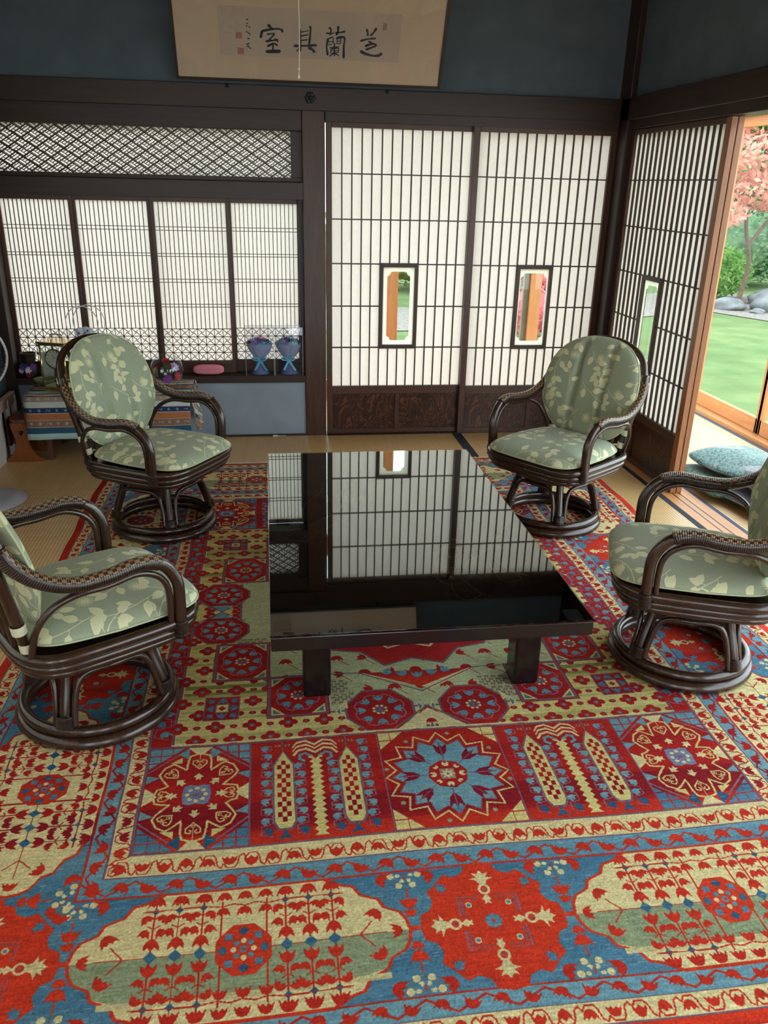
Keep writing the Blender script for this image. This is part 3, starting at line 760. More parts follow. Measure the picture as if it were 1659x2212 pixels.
for _i in range(4):  # unseen screens, added to let fill light in from behind the camera
    _o = thing('window_%d' % (30+_i), None, None, (-3.5+.8*_i, -7.26, 0), kind=S)
    _m = MB(); _m.box(0, .04, 0, .03, 0, 2).box(.76, .80, 0, .03, 0, 2).box(.04, .76, 0, .03, 0, .06).box(.04, .76, 0, .03, 1.95, 2)
    for _k in range(1, 5): _m.box(.04+_k*.144-.004, .04+_k*.144+.004, .004, .02, .06, 1.95)
    for _k in range(1, 8): _m.box(.04, .76, .006, .02, .06+_k*.236-.004, .06+_k*.236+.004)
    _m.build('lattice', M_KUM, _o)
    if _i % 2: MB().box(.04, .76, .001, .002, .06, 1.95).build('paper', M_PAPER, _o)
sbox('ceiling', M_CEIL, -3.88, 1.0, -7.3, .3, 2.75, 2.83)
sbox('wall_back_upper', M_WALL, -3.88, .1, 0, .11, 1.93, 2.8)
sbox('wall_right_upper', M_WALL, 0, .11, -7.3, .1, 1.90, 2.8)
sbox('wall_right_rear', M_WALL, 0, .11, -7.3, -6.3, 0, 1.93)
sbox('wall_back_low', plain('slate_plaster_lit', (146, 158, 170), .9, spec=.2, var=.10, scale=5, bump=.2), -3.76, -1.94, .0, .10, 0, .36)  # same plaster as the upper wall; light falling here is painted in as lighter colour
# pillars and beams
sbox('trim_pillar_middle', M_PILLAR, -1.936, -1.803, -.012, .12, 0, 1.935, bevel=.004)
sbox('trim_pillar_corner', M_DW, -.035, .09, -.150, .11, 0, 2.75, bevel=.004)
sbox('trim_pillar_left', M_DW, -3.765, -3.70, -.03, .12, .0, 1.95, bevel=.004)
sbox('trim_beam_back', M_DWX, -3.76, 0, -.035, .11, 1.925, 2.045, bevel=.003)
sbox('trim_beam_right', M_DWY, -.035, .11, -7.2, -.03, 1.925, 2.045, bevel=.003)
sbox('trim_lintel_back', M_DWX, -1.803, -.035, -.033, .075, 1.872, 1.926, bevel=.002)
sbox('trim_lintel_right', M_DWY, -.015, .11, -7.2, -.15, 1.876, 1.926, bevel=.002)
sbox('trim_sill_back', M_DWX, -1.803, -.035, -.036, .075, -.02, .004, bevel=.001)
sbox('trim_base_left', M_DWX, -3.70, -1.936, -.022, .0, 0, .010, bevel=.001)
# left bay: shelf board, lintel, lattice frame
sbox('trim_shelf_board', M_DWX, -3.70, -1.936, -.03, .16, .357, .400, bevel=.003)
sbox('trim_lintel_bay', M_DWX, -3.70, -1.936, -.02, .12, 1.448, 1.545, bevel=.003)
sbox('trim_transom_head', M_DWX, -3.70, -1.936, .0, .12, 1.82, 1.93, bevel=.003)
sbox('trim_transom_foot', M_DWX, -3.70, -1.936, .03, .12, 1.545, 1.57, bevel=.002)
sbox('trim_transom_side', M_DW, -2.0, -1.936, .03, .12, 1.57, 1.82, bevel=.002)
sbox('trim_bay_jamb', M_DW, -1.962, -1.936, .05, .15, .40, 1.448, bevel=.002)

# lattice transom: diamonds, alternately barred
def transom():
    o = thing('transom', None, None, (-3.70, .05, 1.57), kind=S)
    W, H = 1.70, .25; th = MB(); fi = MB()
    cw, ch = .0752, .0486          # diamond cell
    d1 = Vector((cw/2, 0, ch/2)); d2 = Vector((cw/2, 0, -ch/2))
    def clip(p, q):
        t0, t1 = 0, 1; d = q-p
        for a, lo, hi in ((0, 0, W), (2, 0, H)):
            if abs(d[a]) < 1e-9:
                if p[a] < lo or p[a] > hi: return None
                continue
            u, v = (lo-p[a])/d[a], (hi-p[a])/d[a]
            if u > v: u, v = v, u
            t0, t1 = max(t0, u), min(t1, v)
        return (p+d*t0, p+d*t1) if t1-t0 > .02 else None
    def add(mb, p, q, w, y, d=.006):
        r = clip(p, q)
        if r and (r[1]-r[0]).length > .002: mb.bar((r[0].x, y, r[0].z), (r[1].x, y, r[1].z), w, d, (0, 1, 0))
    n = int(W/cw)+8
    for k in range(-n, n):
        for s, dd in ((1, d1), (-1, d2)):
            p = Vector((k*cw, 0, 0 if s > 0 else H))-dd*20; add(th, p, p+dd*60, .0085 if k % 2 else .0065, .012 if s > 0 else .007)
    for i in range(-14, n*2):
        for j in range(-n, n):
            c = Vector((0, 0, 0))+d1*(i+.5)+d2*(j+.5)
            if not (-.02 < c.x < W+.02 and -.01 < c.z < H+.01): continue
            a, b = (d1, d2) if (i+j) % 2 else (d2, d1)
            for t in (-.17, .17):
                add(fi, c+b*t-a*.5, c+b*t+a*.5, .0042, .002, .004)
            for t in (-.17, .17):
                for sg in (-1, 1): add(fi, c+a*t+b*sg*.17, c+a*t+b*sg*.5, .0040, .0, .004)
    th.build('lattice', M_KUM, o); fi.build('fine_lattice', M_KUM, o)
    MB().box(0, W, .030, .031, 0, H).build('paper', M_PAPER, o)
transom()

# ---------------------------------------------------------------- large shoji doors
GZ = [.322, .572, .831, 1.087, 1.345, 1.600, 1.846]
def shoji_door(name, loc, rz, gx0, gx1, n, win, stile_l, stile_r, kick, thick=.03, lit_stile=None, kd=.017, mx_=.027):
    """x to the right seen from the room, -y towards the room"""
    o = thing(name, None, None, loc, rz, kind=S)
    T = thick
    MB().box(gx0-stile_l, gx0, 0, T, .004, 1.874).build('stile', M_FRAME, o, .002)
    MB().box(gx1, gx1+stile_r, 0, T, .004, 1.874).build('stile', lit_stile or M_FRAME, o, .002)
    for z0, z1 in ((1.846, 1.874), (.270, .322), (.004, .035)): MB().box(gx0, gx1, 0, T, z0, z1).build('rail', M_FRAMEX, o, .002)
    k0, k1 = kick
    for a, b in ((gx0, k0), (k1, gx1)): MB().box(a, b, .010, .018, .035, .270).build('kick_board', M_BURL, o)
    MB().box(k0, k1, .002, T-.004, .035, .270).build('kick_muntin', M_FRAME, o, .001)
    w0, w1, z0, z1 = win; cw = (gx1-gx0)/n
    kb = MB(); y0, y1 = T*.15, T*.15+kd
    for i in range(1, n):
        x = gx0+i*cw
        for a, b in (((.322, z0), (z1, 1.846)) if w0+.01 < x < w1-.01 else ((.322, 1.846),)): kb.box(x-.0035, x+.0035, y0, y1, a, b)
    for z in GZ[1:-1]:
        for a, b in (((gx0, w0), (w1, gx1)) if z0-.005 < z < z1+.005 else ((gx0, gx1),)): kb.box(a, b, y0+.002, y1, z-.0035, z+.0035)
    kb.build('lattice', M_KUM, o)
    pm = MB(); yp = y1+.0006
    for a, b, c, d in ((gx0, w0, .322, 1.846), (w1, gx1, .322, 1.846), (w0, w1, .322, z0), (w0, w1, z1, 1.846)):
        pm.box(a, b, yp, yp+.0008, c, d)
    pm.build('paper', M_PAPER, o)
    # glazed viewing window: frame, cream mount with notched corners, pane
    wf = MB(); f = .020; g = -.004
    wf.box(w0-.002, w0+f, g, T, z0-.006, z1+.006).box(w1-f, w1+.002, g, T, z0-.006, z1+.006).box(w0+f, w1-f, g, T, z0-.006, z0+f-.002).box(w0+f, w1-f, g, T, z1-f+.002, z1+.006)
    wfo = wf.build('viewing_window', M_KUM, o, .0015)
    a0, a1, b0, b1 = w0+f, w1-f, z0+f-.002, z1-f+.002; cx, cz = (a0+a1)/2, (b0+b1)/2
    hx, hz = (a1-a0)/2-mx_, (b1-b0)/2-.027
    q = []
    for sx, sz in ((1, 1), (-1, 1), (-1, -1), (1, -1)):
        cor = []
        for k in range(6):
            an = PI/2*k/5; cor.append((hx-.016+.016*math.cos(an)*1.0, hz-.036+.016*math.sin(an)))
        for k in range(6):
            an = PI/2*k/5; cor.append((hx-.034+.016*math.cos(an), hz-.016+.016*math.sin(an)))
        if sx*sz < 0: cor = cor[::-1]
        q += [(cx+sx*x, cz+sz*z) for x, z in cor]
    ot = []
    for x, z in q:
        dx, dz = x-cx, z-cz; s = min((a1-cx)/abs(dx) if dx else 9, (b1-cz)/abs(dz) if dz else 9); ot.append((cx+dx*s, cz+dz*s))
    mm = MB(); n_ = len(q); Y0, Y1 = T*.4, T*.4+.002
    for y in (Y0, Y1): mm.v += [(x, y, z) for x, z in ot]+[(x, y, z) for x, z in q]
    for i in range(n_):
        j = (i+1) % n_; mm.face((i, j, n_+j, n_+i)); mm.face((2*n_+i, 3*n_+i, 3*n_+j, 2*n_+j)); mm.face((n_+i, n_+j, 3*n_+j, 3*n_+i))
    # corner fills of the outer rectangle
    for y in (Y0, Y1):
        for sx, sz in ((1, 1), (-1, 1), (-1, -1), (1, -1)):
            C_ = (a1 if sx > 0 else a0, b1 if sz > 0 else b0); P = [p for p in ot if (p[0]-cx)*sx > 0 and (p[1]-cz)*sz > 0]
            e1 = [p for p in P if abs(abs(p[0]-cx)-(a1-cx)) < 1e-6]; e2 = [p for p in P if abs(abs(p[1]-cz)-(b1-cz)) < 1e-6]
            if e1 and e2:
                u = max(e1, key=lambda p: abs(p[1]-cz)); v = max(e2, key=lambda p: abs(p[0]-cx)); b = len(mm.v)
                mm.v += [(u[0], y, u[1]), (C_[0], y, C_[1]), (v[0], y, v[1])]; mm.face((b, b+1, b+2))
    mm.build('mount', M_MAT, wfo)
    MB().box(a0, a1, T*.6, T*.6+.002, b0, b1).build('pane', M_VIEWGLASS, wfo)
    return o
# local x origin at each door's left edge
shoji_door('door_1', (-1.798, 0, 0), 0, .035, .873, 14, (.035+.838*5/14, .035+.838*9/14, .572, 1.087), .035, .040, (.450, .475))
shoji_door('door_2', (-.925, -.032, 0), 0, .040, .853, 14, (.040+.813*5/14, .040+.813*9/14, .572, 1.087), .040, .037, (.470, .495), mx_=.010)
shoji_door('door_3', (.0, -.150, 0), -PI/2, .045, 1.061, 17, (.045+1.016*6/17, .045+1.016*10/17, .572, 1.087), .045, .050, (.52, .55), lit_stile=M_LITWOOD, kd=.013, mx_=.022)
# a second sliding door parked behind the first shows only its edge
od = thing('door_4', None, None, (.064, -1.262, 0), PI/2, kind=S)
MB().box(0, .085, 0, .03, .004, 1.874).build('stile', M_LITWOOD, od, .002)
MB().box(.085, 1.10, .002, .028, .27, .322).box(.085, 1.10, .002, .028, .004, .035).box(.085, 1.10, .002, .028, 1.846, 1.874).build('rail', M_FRAME, od)

# ---------------------------------------------------------------- small shoji above the shelf
def small_shoji(name, x0, x1, y):
    o = thing(name, None, None, (x0, y, .400), kind=S); W = x1-x0; H = 1.048; T = .026; s = .021
    a, b = s, W-s; z0, z1 = .078, H-.026
    for p, q in ((0, a), (b, W)): MB().box(p, q, 0, T, 0, H).build('stile', M_FRAME, o, .0015)
    MB().box(a, b, 0, T, 0, z0).build('rail', M_FRAMEX, o, .0015); MB().box(a, b, 0, T, z1, H).build('rail', M_FRAMEX, o, .0015)
    k = MB(); n = 16; cw = (b-a)/n; zp = .276
    for i in range(1, n): k.box(a+i*cw-.0021, a+i*cw+.0021, .004, .012, zp, z1)
    for z in (.881, .861, .728, .712, .578, .559, .428, .411): k.box(a, b, .005, .012, z-.0017, z+.0017)
    k.box(a, b, .004, .012, zp-.0016, zp+.0016)
    k.build('lattice', M_KUM, o)
    h = MB(); cc = (b-a)/8; rows = 4; ch = (zp-z0)/rows
    for i in range(1, 8): h.box(a+i*cc-.0018, a+i*cc+.0018, .004, .011, z0, zp)
    for j in range(1, rows): h.box(a, b, .004, .011, z0+j*ch-.0018, z0+j*ch+.0018)
    for i in range(8):
        for j in range(rows):
            cx, cz = a+(i+.5)*cc, z0+(j+.5)*ch; m = 1 if (i+j) % 2 else -1; r = .0062
            cs = [(cc/2, ch/2), (-cc/2, ch/2), (-cc/2, -ch/2), (cc/2, -ch/2)]
            sq = [(r*math.cos(q*PI/2+.35*m), r*math.sin(q*PI/2+.35*m)) for q in range(4)]
            for q in range(4):
                p1, p2 = sq[q], sq[(q+1) % 4]; h.bar((cx+p1[0], .0075, cz+p1[1]), (cx+p2[0], .0075, cz+p2[1]), .0028, .006, (0, 1, 0))
                c = cs[q] if m > 0 else cs[(q+3) % 4]; h.bar((cx+c[0], .0075, cz+c[1]), (cx+p1[0], .0075, cz+p1[1]), .0030, .006, (0, 1, 0))
    h.build('pinwheel_lattice', M_KUM, o)
    MB().box(a, b, .0135, .0143, z0, z1).build('paper', M_PAPER, o)
for i, (x0, x1, y) in enumerate(((-3.70, -3.28, .088), (-3.287, -2.838, .118), (-2.836, -2.376, .088), (-2.386, -1.948, .118))): small_shoji('window_%d' % (i+1), x0, x1, y)

# ---------------------------------------------------------------- tatami, tracks, verandas
def tatami(x0, x1, y0, y1, borders, mat=M_TAT, zt=.0):
    o = thing('floor_tatami_mat', None, None, (x0, y0, zt-.03), kind=S)
    MB().box(0, x1-x0, 0, y1-y0, 0, .03).build('woven_rush', mat, o)
    for b, c in borders:
        bx = {'l': (0, .03, 0, y1-y0), 'r': (x1-x0-.03, x1-x0, 0, y1-y0), 'b': (0, x1-x0, y1-y0-.03, y1-y0), 'f': (0, x1-x0, 0, .03)}[b]
        MB().box(*bx, .0302, .0315).build('cloth_border', c, o)
tatami(-3.76, -.93, -.93, -.022, [('r', M_HERI)], M_TATX)
tatami(-.928, -.05, -1.84, -.036, [('l', M_HERI), ('r', M_HERI)])
tatami(-.928, -.05, -3.66, -1.842, [('r', M_HERIBLUE)])
tatami(-.928, -.05, -5.5, -3.662, [('r', M_HERIBLUE)])
tatami(-3.76, -2.85, -2.75, -.932, [('r', M_HERI)]); tatami(-3.76, -2.85, -4.6, -2.752, [('r', M_HERI)])
tatami(-2.848, -.93, -2.8, -.932, []); tatami(-2.848, -.93, -4.6, -2.802, []); tatami(-3.76, -.93, -7.2, -4.602, [('b', M_HERI)], M_TATX); tatami(-.928, -.05, -7.2, -5.502, [])
tr = MB(); tr.box(-.048, .115, -6.3, -.15, -.05, .002)
tr.build('trim_track_board', M_SASHY, kind=S)
g = MB()
for x in (.012, .052): g.box(x-.004, x+.004, -6.3, -.15, .0021, .0028)
g.build('trim_track_groove', M_DWY, kind=S)
tatami(.117, 1.03, -1.90, -.06, [('l', M_HERIBLUE), ('r', M_HERIBLUE)], M_TAT, -.004); tatami(.117, 1.03, -3.74, -1.902, [('l', M_HERIBLUE), ('r', M_HERIBLUE)], M_TAT, -.004); tatami(.117, 1.03, -5.6, -3.742, [('l', M_HERIBLUE), ('r', M_HERIBLUE)], M_TAT, -.004)
tatami(.117, 1.03, -.058, 1.0, [('r', M_HERIBLUE)], M_TAT, -.004)
sbox('floor_veranda_back', M_SASHX, -3.9, .117, .12, 1.0, -.06, -.01)
sbox('floor_veranda_side', M_SASHY, .11, 1.03, -7, 1.0, -.12, -.035)
sbox('trim_sill_side', M_SASHY, 1.032, 1.20, -7, 1.15, -.10, .028)
sbox('trim_sill_rear', M_SASHX, -3.9, 1.2, .98, 1.15, -.10, .028)
sbox('trim_head_side', M_SASHY, 1.06, 1.18, -7, 1.15, 2.03, 2.14)
sbox('trim_head_rear', M_SASHX, -3.9, 1.2, 1.02, 1.14, 2.03, 2.14)
sbox('ceiling_veranda_shade_side', M_CEIL, .11, .42, -7, .42, 2.24, 2.29)  # unseen strips, cut narrow to admit sky and shade only the paper's top
sbox('ceiling_veranda_shade_back', M_CEIL, -3.9, .11, .11, .42, 2.24, 2.29)
sbox('trim_post_corner_outer', M_SASH, 1.04, 1.18, 1.0, 1.14, 0, 2.2)
for x0, x1 in ((-1.30, -1.190), (-.160, -.075), (-2.40, -2.30), (-3.50, -3.40)): sbox('trim_post_rear', M_SASH, x0, x1, 1.0, 1.11, .0, 2.1)
def sash(n, y0, y1, x=1.10):
    o = thing('window_%d' % n, None, None, (x, y1, .03), -PI/2, kind=S); W = y1-y0; H = 2.0; T = .034; s = .05
    for a, b in ((0, s), (W-s, W)): MB().box(a, b, 0, T, 0, H).build('stile', M_SASH, o, .002)
    MB().box(s, W-s, 0, T, 0, .10).build('rail', M_SASHX, o, .002); MB().box(s, W-s, 0, T, H-.07, H).build('rail', M_SASHX, o, .002)
    MB().box(s, W-s, .014, .018, .10, H-.07).build('pane', M_GLASS, o)
k = 5
for i in range(8):
    sash(k, .66-.92*(i+1)-.025, .66-.92*i+.025, 1.10 if i % 2 else 1.065) if i != 0 else sash(k, -.305, .64, 1.10)
    k += 1
def rsash(n, x0, x1, y=1.03):
    o = thing('window_%d' % n, None, None, (x0, y, .03), 0, kind=S); W = x1-x0; H = 2.0; T = .034; s = .045
    for a, b in ((0, s), (W-s, W)): MB().box(a, b, 0, T, 0, H).build('stile', M_GREY if b == W else M_SASH, o, .002)
    MB().box(s, W-s, 0, T, 0, .10).build('rail', M_SASHX, o, .002); MB().box(s, W-s, 0, T, H-.07, H).build('rail', M_SASHX, o, .002)
    MB().box(s, W-s, .014, .018, .10, H-.07).build('pane', M_GLASS, o)
M_GREY = plain('grey_green_metal', (110, 108, 88), .5, var=.05)
for x0, x1 in ((-3.42, -2.33), (-2.36, -1.22), (-1.25, -.160), (-.13, 1.04)): rsash(k, x0, x1); k += 1

# ---------------------------------------------------------------- framed calligraphy leaning out from the wall
STROKES = [[0.0132,[-1.5867,0.2742],[-1.5804,0.2579],[-1.5794,0.2437]],[0.0132,[-1.534,0.2812],[-1.5485,0.2593],[-1.5635,0.2444]],[0.0108,[-1.6178,0.2157],[-1.5757,0.2271],[-1.5358,0.2312]],[0.0084,[-1.575,0.2151],[-1.5531,0.2088],[-1.5684,0.1961],[-1.5895,0.1904]],[0.012,[-1.5896,0.1913],[-1.5527,0.204],[-1.5281,0.1978],[-1.5568,0.1844],[-1.5858,0.1735]],[0.0156,[-1.615,0.1649],[-1.5873,0.1538],[-1.5488,0.1456],[-1.5163,0.1469],[-1.4953,0.1577]],[0.0084,[-1.8047,0.2457],[-1.7731,0.2447],[-1.7653,0.2498]],[0.0108,[-1.7897,0.2722],[-1.7789,0.2633],[-1.7835,0.2386]],[0.0132,[-1.7401,0.2815],[-1.7418,0.2555],[-1.7492,0.2401]],[0.0108,[-1.7547,0.2479],[-1.7311,0.2522],[-1.7023,0.2582]],[0.0132,[-1.7935,0.2201],[-1.8004,0.1814],[-1.7939,0.1379]],[0.0072,[-1.7882,0.2203],[-1.7672,0.226],[-1.7663,0.1973]],[0.006,[-1.793,0.2034],[-1.7693,0.2068]],[0.006,[-1.7953,0.1889],[-1.7715,0.1923]],[0.0132,[-1.7486,0.2235],[-1.7064,0.2286],[-1.7072,0.1854],[-1.7059,0.1268]],[0.006,[-1.7454,0.2078],[-1.7243,0.2111]],[0.006,[-1.7247,0.2231],[-1.7249,0.1991]],[0.006,[-1.745,0.1958],[-1.7238,0.1991]],[0.006,[-1.7459,0.2221],[-1.745,0.1958]],[0.0072,[-1.7843,0.1749],[-1.7338,0.1818]],[0.0096,[-1.7584,0.2001],[-1.7563,0.1346]],[0.006,[-1.7761,0.1679],[-1.7782,0.1484]],[0.0072,[-1.7761,0.1679],[-1.7362,0.1745],[-1.7382,0.1549]],[0.0048,[-1.7758,0.1582],[-1.7385,0.1622]],[0.0048,[-1.7782,0.1484],[-1.7381,0.1525]],[0.0084,[-1.7594,0.1491],[-1.7831,0.1335]],[0.0084,[-1.7541,0.1494],[-1.7322,0.138]],[0.0108,[-1.9461,0.2583],[-1.9419,0.2137],[-1.9433,0.1512]],[0.0132,[-1.8942,0.2723],[-1.8888,0.2608],[-1.8959,0.1822]],[0.006,[-1.9435,0.2443],[-1.8992,0.2533]],[0.0084,[-1.9409,0.2256],[-1.9016,0.2334]],[0.0084,[-1.9382,0.2043],[-1.904,0.2096]],[0.0132,[-1.9776,0.1763],[-1.9249,0.1786],[-1.8562,0.1848]],[0.0084,[-1.946,0.168],[-1.9629,0.1494]],[0.018,[-1.8984,0.1725],[-1.8771,0.1613],[-1.8663,0.1496]],[0.0168,[-2.114,0.2717],[-2.1014,0.2607],[-2.0939,0.2517]],[0.0168,[-2.1546,0.2092],[-2.1474,0.24]],[0.012,[-2.1474,0.24],[-2.1121,0.2486],[-2.0654,0.2553],[-2.0397,0.2495],[-2.0424,0.24]],[0.0084,[-2.1204,0.2258],[-2.097,0.2305],[-2.0789,0.2304]],[0.0096,[-2.0815,0.2289],[-2.1134,0.1958]],[0.0108,[-2.1292,0.1914],[-2.0926,0.1977],[-2.0638,0.2027]],[0.0072,[-2.0819,0.2076],[-2.0614,0.1919]],[0.012,[-2.1194,0.1679],[-2.0877,0.1827],[-2.0669,0.1749]],[0.012,[-2.0902,0.1859],[-2.0912,0.1451]],[0.0156,[-2.128,0.1411],[-2.0885,0.1476],[-2.0517,0.1467]],[0.0108,[-2.1229,0.1379],[-2.0544,0.1408]],[0.0072,[-2.2272,0.2919],[-2.2181,0.2923]],[0.0072,[-2.2276,0.2722],[-2.2204,0.2734]],[0.0072,[-2.2307,0.2619],[-2.2246,0.2594]],[0.0072,[-2.217,0.2579],[-2.2084,0.2564]],[0.0072,[-2.2308,0.2363],[-2.2234,0.2297]],[0.0072,[-2.2198,0.2298],[-2.21,0.22]],[0.0072,[-2.2247,0.2014],[-2.2143,0.2019]],[0.0072,[-2.2338,0.1726],[-2.2154,0.1782]],[0.0072,[-2.2263,0.1658],[-2.2087,0.1522]],[0.0072,[-2.2291,0.1609],[-2.221,0.1684]]]
GOLD = [[[-2.007,-1.594],[-1.972,-1.647],[-1.948,-1.722],[-1.949,-1.792],[-1.968,-1.859],[-2.007,-1.922],[-2.066,-2.052],[-2.127,-2.116]],[[-1.928,-2.104],[-1.983,-2.147],[-2.037,-2.208],[-2.096,-2.275],[-2.125,-2.316],[-2.091,-2.336],[-2.05,-2.348],[-2.014,-2.309],[-1.976,-2.259],[-1.936,-2.208]],[[-1.927,-2.094],[-1.887,-2.016],[-1.868,-1.933],[-1.868,-1.845],[-1.838,-1.778],[-1.779,-1.686]],[[-1.21,-2.232],[-1.252,-2.285],[-1.304,-2.353],[-1.345,-2.436],[-1.366,-2.517],[-1.369,-2.579],[-1.355,-2.626],[-1.328,-2.673],[-1.287,-2.713]],[[-1.269,-2.32],[-1.317,-2.387],[-1.364,-2.468],[-1.411,-2.528],[-1.445,-2.557],[-1.475,-2.585],[-1.492,-2.628],[-1.487,-2.673]],[[-1.395,-2.6],[-1.397,-2.681],[-1.387,-2.739],[-1.359,-2.755],[-1.319,-2.731],[-1.328,-2.673]],[[-1.613,-2.689],[-1.602,-2.725],[-1.57,-2.756],[-1.528,-2.739],[-1.471,-2.689]],[[-1.565,-2.736],[-1.574,-2.802],[-1.561,-2.855],[-1.527,-2.865],[-1.487,-2.83],[-1.509,-2.768],[-1.522,-2.726]],[[-1.503,-2.796],[-1.464,-2.849]],[[-1.6,-2.604],[-1.581,-2.529],[-1.549,-2.468],[-1.518,-2.454],[-1.48,-2.474],[-1.461,-2.508],[-1.442,-2.573],[-1.447,-2.618]],[[-1.481,-2.381],[-1.466,-2.409],[-1.466,-2.442],[-1.494,-2.473]],[[-1.567,-2.621],[-1.494,-2.636]],[[-1.568,-2.643],[-1.496,-2.657]],[[-1.56,-2.651],[-1.557,-2.666],[-1.526,-2.672]],[[-1.535,-2.517],[-1.561,-2.551]],[[-1.535,-2.517],[-1.52,-2.509]],[[-1.535,-2.517],[-1.551,-2.555]],[[-1.535,-2.517],[-1.538,-2.545]],[[-1.535,-2.517],[-1.534,-2.553]],[[-1.535,-2.517],[-1.533,-2.54]],[[-1.535,-2.517],[-1.524,-2.538]],[[-1.535,-2.517],[-1.545,-2.565]],[[-1.535,-2.517],[-1.554,-2.543]],[[-1.563,-2.694],[-1.555,-2.712]],[[-1.563,-2.694],[-1.551,-2.687]],[[-1.563,-2.694],[-1.555,-2.714]],[[-1.563,-2.694],[-1.545,-2.717]],[[-1.563,-2.694],[-1.557,-2.722]],[[-1.563,-2.694],[-1.552,-2.697]],[[-1.563,-2.694],[-1.552,-2.703]],[[-1.563,-2.694],[-1.554,-2.73]],[[-1.563,-2.694],[-1.565,-2.716]],[[-1.48,-2.424],[-1.502,-2.462]],[[-1.48,-2.424],[-1.492,-2.472]],[[-1.48,-2.424],[-1.493,-2.468]],[[-1.48,-2.424],[-1.457,-2.449]],[[-1.48,-2.424],[-1.494,-2.443]],[[-1.48,-2.424],[-1.492,-2.466]],[[-1.48,-2.424],[-1.47,-2.452]],[[-1.48,-2.424],[-1.469,-2.463]],[[-1.48,-2.424],[-1.471,-2.462]],[[-1.583,-2.649],[-1.563,-2.67]],[[-1.583,-2.649],[-1.598,-2.674]],[[-1.583,-2.649],[-1.578,-2.688]],[[-1.583,-2.649],[-1.589,-2.68]],[[-1.583,-2.649],[-1.566,-2.653]],[[-1.583,-2.649],[-1.586,-2.672]],[[-1.583,-2.649],[-1.595,-2.67]],[[-1.583,-2.649],[-1.596,-2.671]],[[-1.583,-2.649],[-1.604,-2.676]],[[-1.494,-2.505],[-1.488,-2.534]],[[-1.494,-2.505],[-1.498,-2.541]],[[-1.494,-2.505],[-1.481,-2.515]],[[-1.494,-2.505],[-1.486,-2.544]],[[-1.494,-2.505],[-1.495,-2.526]],[[-1.494,-2.505],[-1.51,-2.543]],[[-1.494,-2.505],[-1.507,-2.526]],[[-1.494,-2.505],[-1.5,-2.526]],[[-1.494,-2.505],[-1.497,-2.532]]]
TL = math.radians(25)
NEWCH = (6, 27, 35, 46)   # first stroke of each following character
pic = thing('framed_calligraphy', 'wide framed paper with brush calligraphy leaning out above the dark beam', 'picture', (-1.884, -.06, 2.07))
PM = Matrix.Translation((1.884*0, 0, 0)) @ Matrix.Rotation(TL, 4, 'X')
def picbox(name, mat, x0, x1, y0, y1, t0, t1, par=None, bev=0):
    return MB().box(x0+1.884, x1+1.884, y0, y1, t0, t1, PM).build(name, mat, par or pic, bev)
M_ART = plain('old_mount_paper', (206, 182, 158), .7, var=.05, scale=4)
M_ART2 = plain('old_calligraphy_paper', (190, 172, 158), .7, var=.07, scale=6)
picbox('backing', M_ART, -2.605, -1.163, .002, .012, 0, .50)
picbox('calligraphy_sheet', M_ART2, -2.375, -1.40, .0012, .0019, .115, .352)
fr = MB()
for a in ((-2.617, -2.605, -.008, .016, -.012, .512), (-1.163, -1.151, -.008, .016, -.012, .512), (-2.617, -1.151, -.008, .016, -.012, 0), (-2.617, -1.151, -.008, .016, .50, .512)):
    fr.box(a[0]+1.884, a[1]+1.884, *a[2:], PM)
fr.build('frame', M_DWX, pic)
pg = glass_thin('picture_glass', (1, 1, 1), .8); picbox('glass', pg, -2.605, -1.163, -.004, -.003, 0, .50)
M_INK = plain('ink', (52, 60, 74), .8, var=.15, scale=40)
ink = MB()
for si, st in enumerate(STROKES):
    if si in NEWCH: ink.build('brush_character', M_INK, pic); ink = MB()
    w = st[0]*.95; P = [Vector((x+1.884, 0, t)) for x, t in st[1:]]; Q = catmull(P, 5) if len(P) > 2 else [P[0].lerp(P[-1], i/4) for i in range(5)]
    b = len(ink.v); m = len(Q)
    for i, p in enumerate(Q):
        d = (Q[min(i+1, m-1)]-Q[max(i-1, 0)]).normalized(); nn = Vector((-d.z, 0, d.x)); f = i/(m-1)
        ww = w*.5*(.72+.42*abs(math.cos(PI*(f*.93)))**1.4)
        if i in (0, m-1): ww *= .62
        for sg in (-1, 1): ink.v.append(tuple(PM @ Vector((p.x+nn.x*ww*sg, .0007, p.z+nn.z*ww*sg))))
    for i in range(m-1): ink.face((b+2*i, b+2*i+1, b+2*i+3, b+2*i+2))
    for e, dr in ((0, -1), (m-1, 1)):
        d = (Q[1]-Q[0]).normalized() if e == 0 else (Q[-1]-Q[-2]).normalized(); b2 = len(ink.v); p = Q[e]+d*dr*w*.28
        ink.v.append(tuple(PM @ Vector((p.x, .0007, p.z)))); ink.face((b+2*e, b+2*e+1, b2))
ink.build('inscription', M_INK, pic)
picbox('red_seal', plain('seal_red', (168, 124, 112), .8, var=.2, scale=90), -2.287, -2.254, .0002, .0009, .200, .231)
picbox('red_seal', bpy.data.materials['seal_red'], -2.281, -2.247, .0002, .0009, .124, .156)
picbox('red_seal', plain('seal_faint', (150, 134, 118), .8, var=.1, scale=90), -1.500, -1.478, .0002, .0009, .272, .308)
M_NAIL = plain('blackened_iron', (34, 42, 48), .5, metal=.3)
for x, lb in ((-2.349, 'small metal stud under the left part of the picture frame'), (-1.448, 'small metal stud under the right part of the picture frame')):
    o = MB().lathe([(0, -.016), (.009, -.012), (.011, -.004), (.011, 0)], n=16, M=Matrix.Rotation(-PI/2, 4, 'X')).build('frame_stud', M_NAIL, loc=(x, -.036, 2.036)); tag(o, lb, 'stud', 'studs holding the picture frame')
nc = MB()
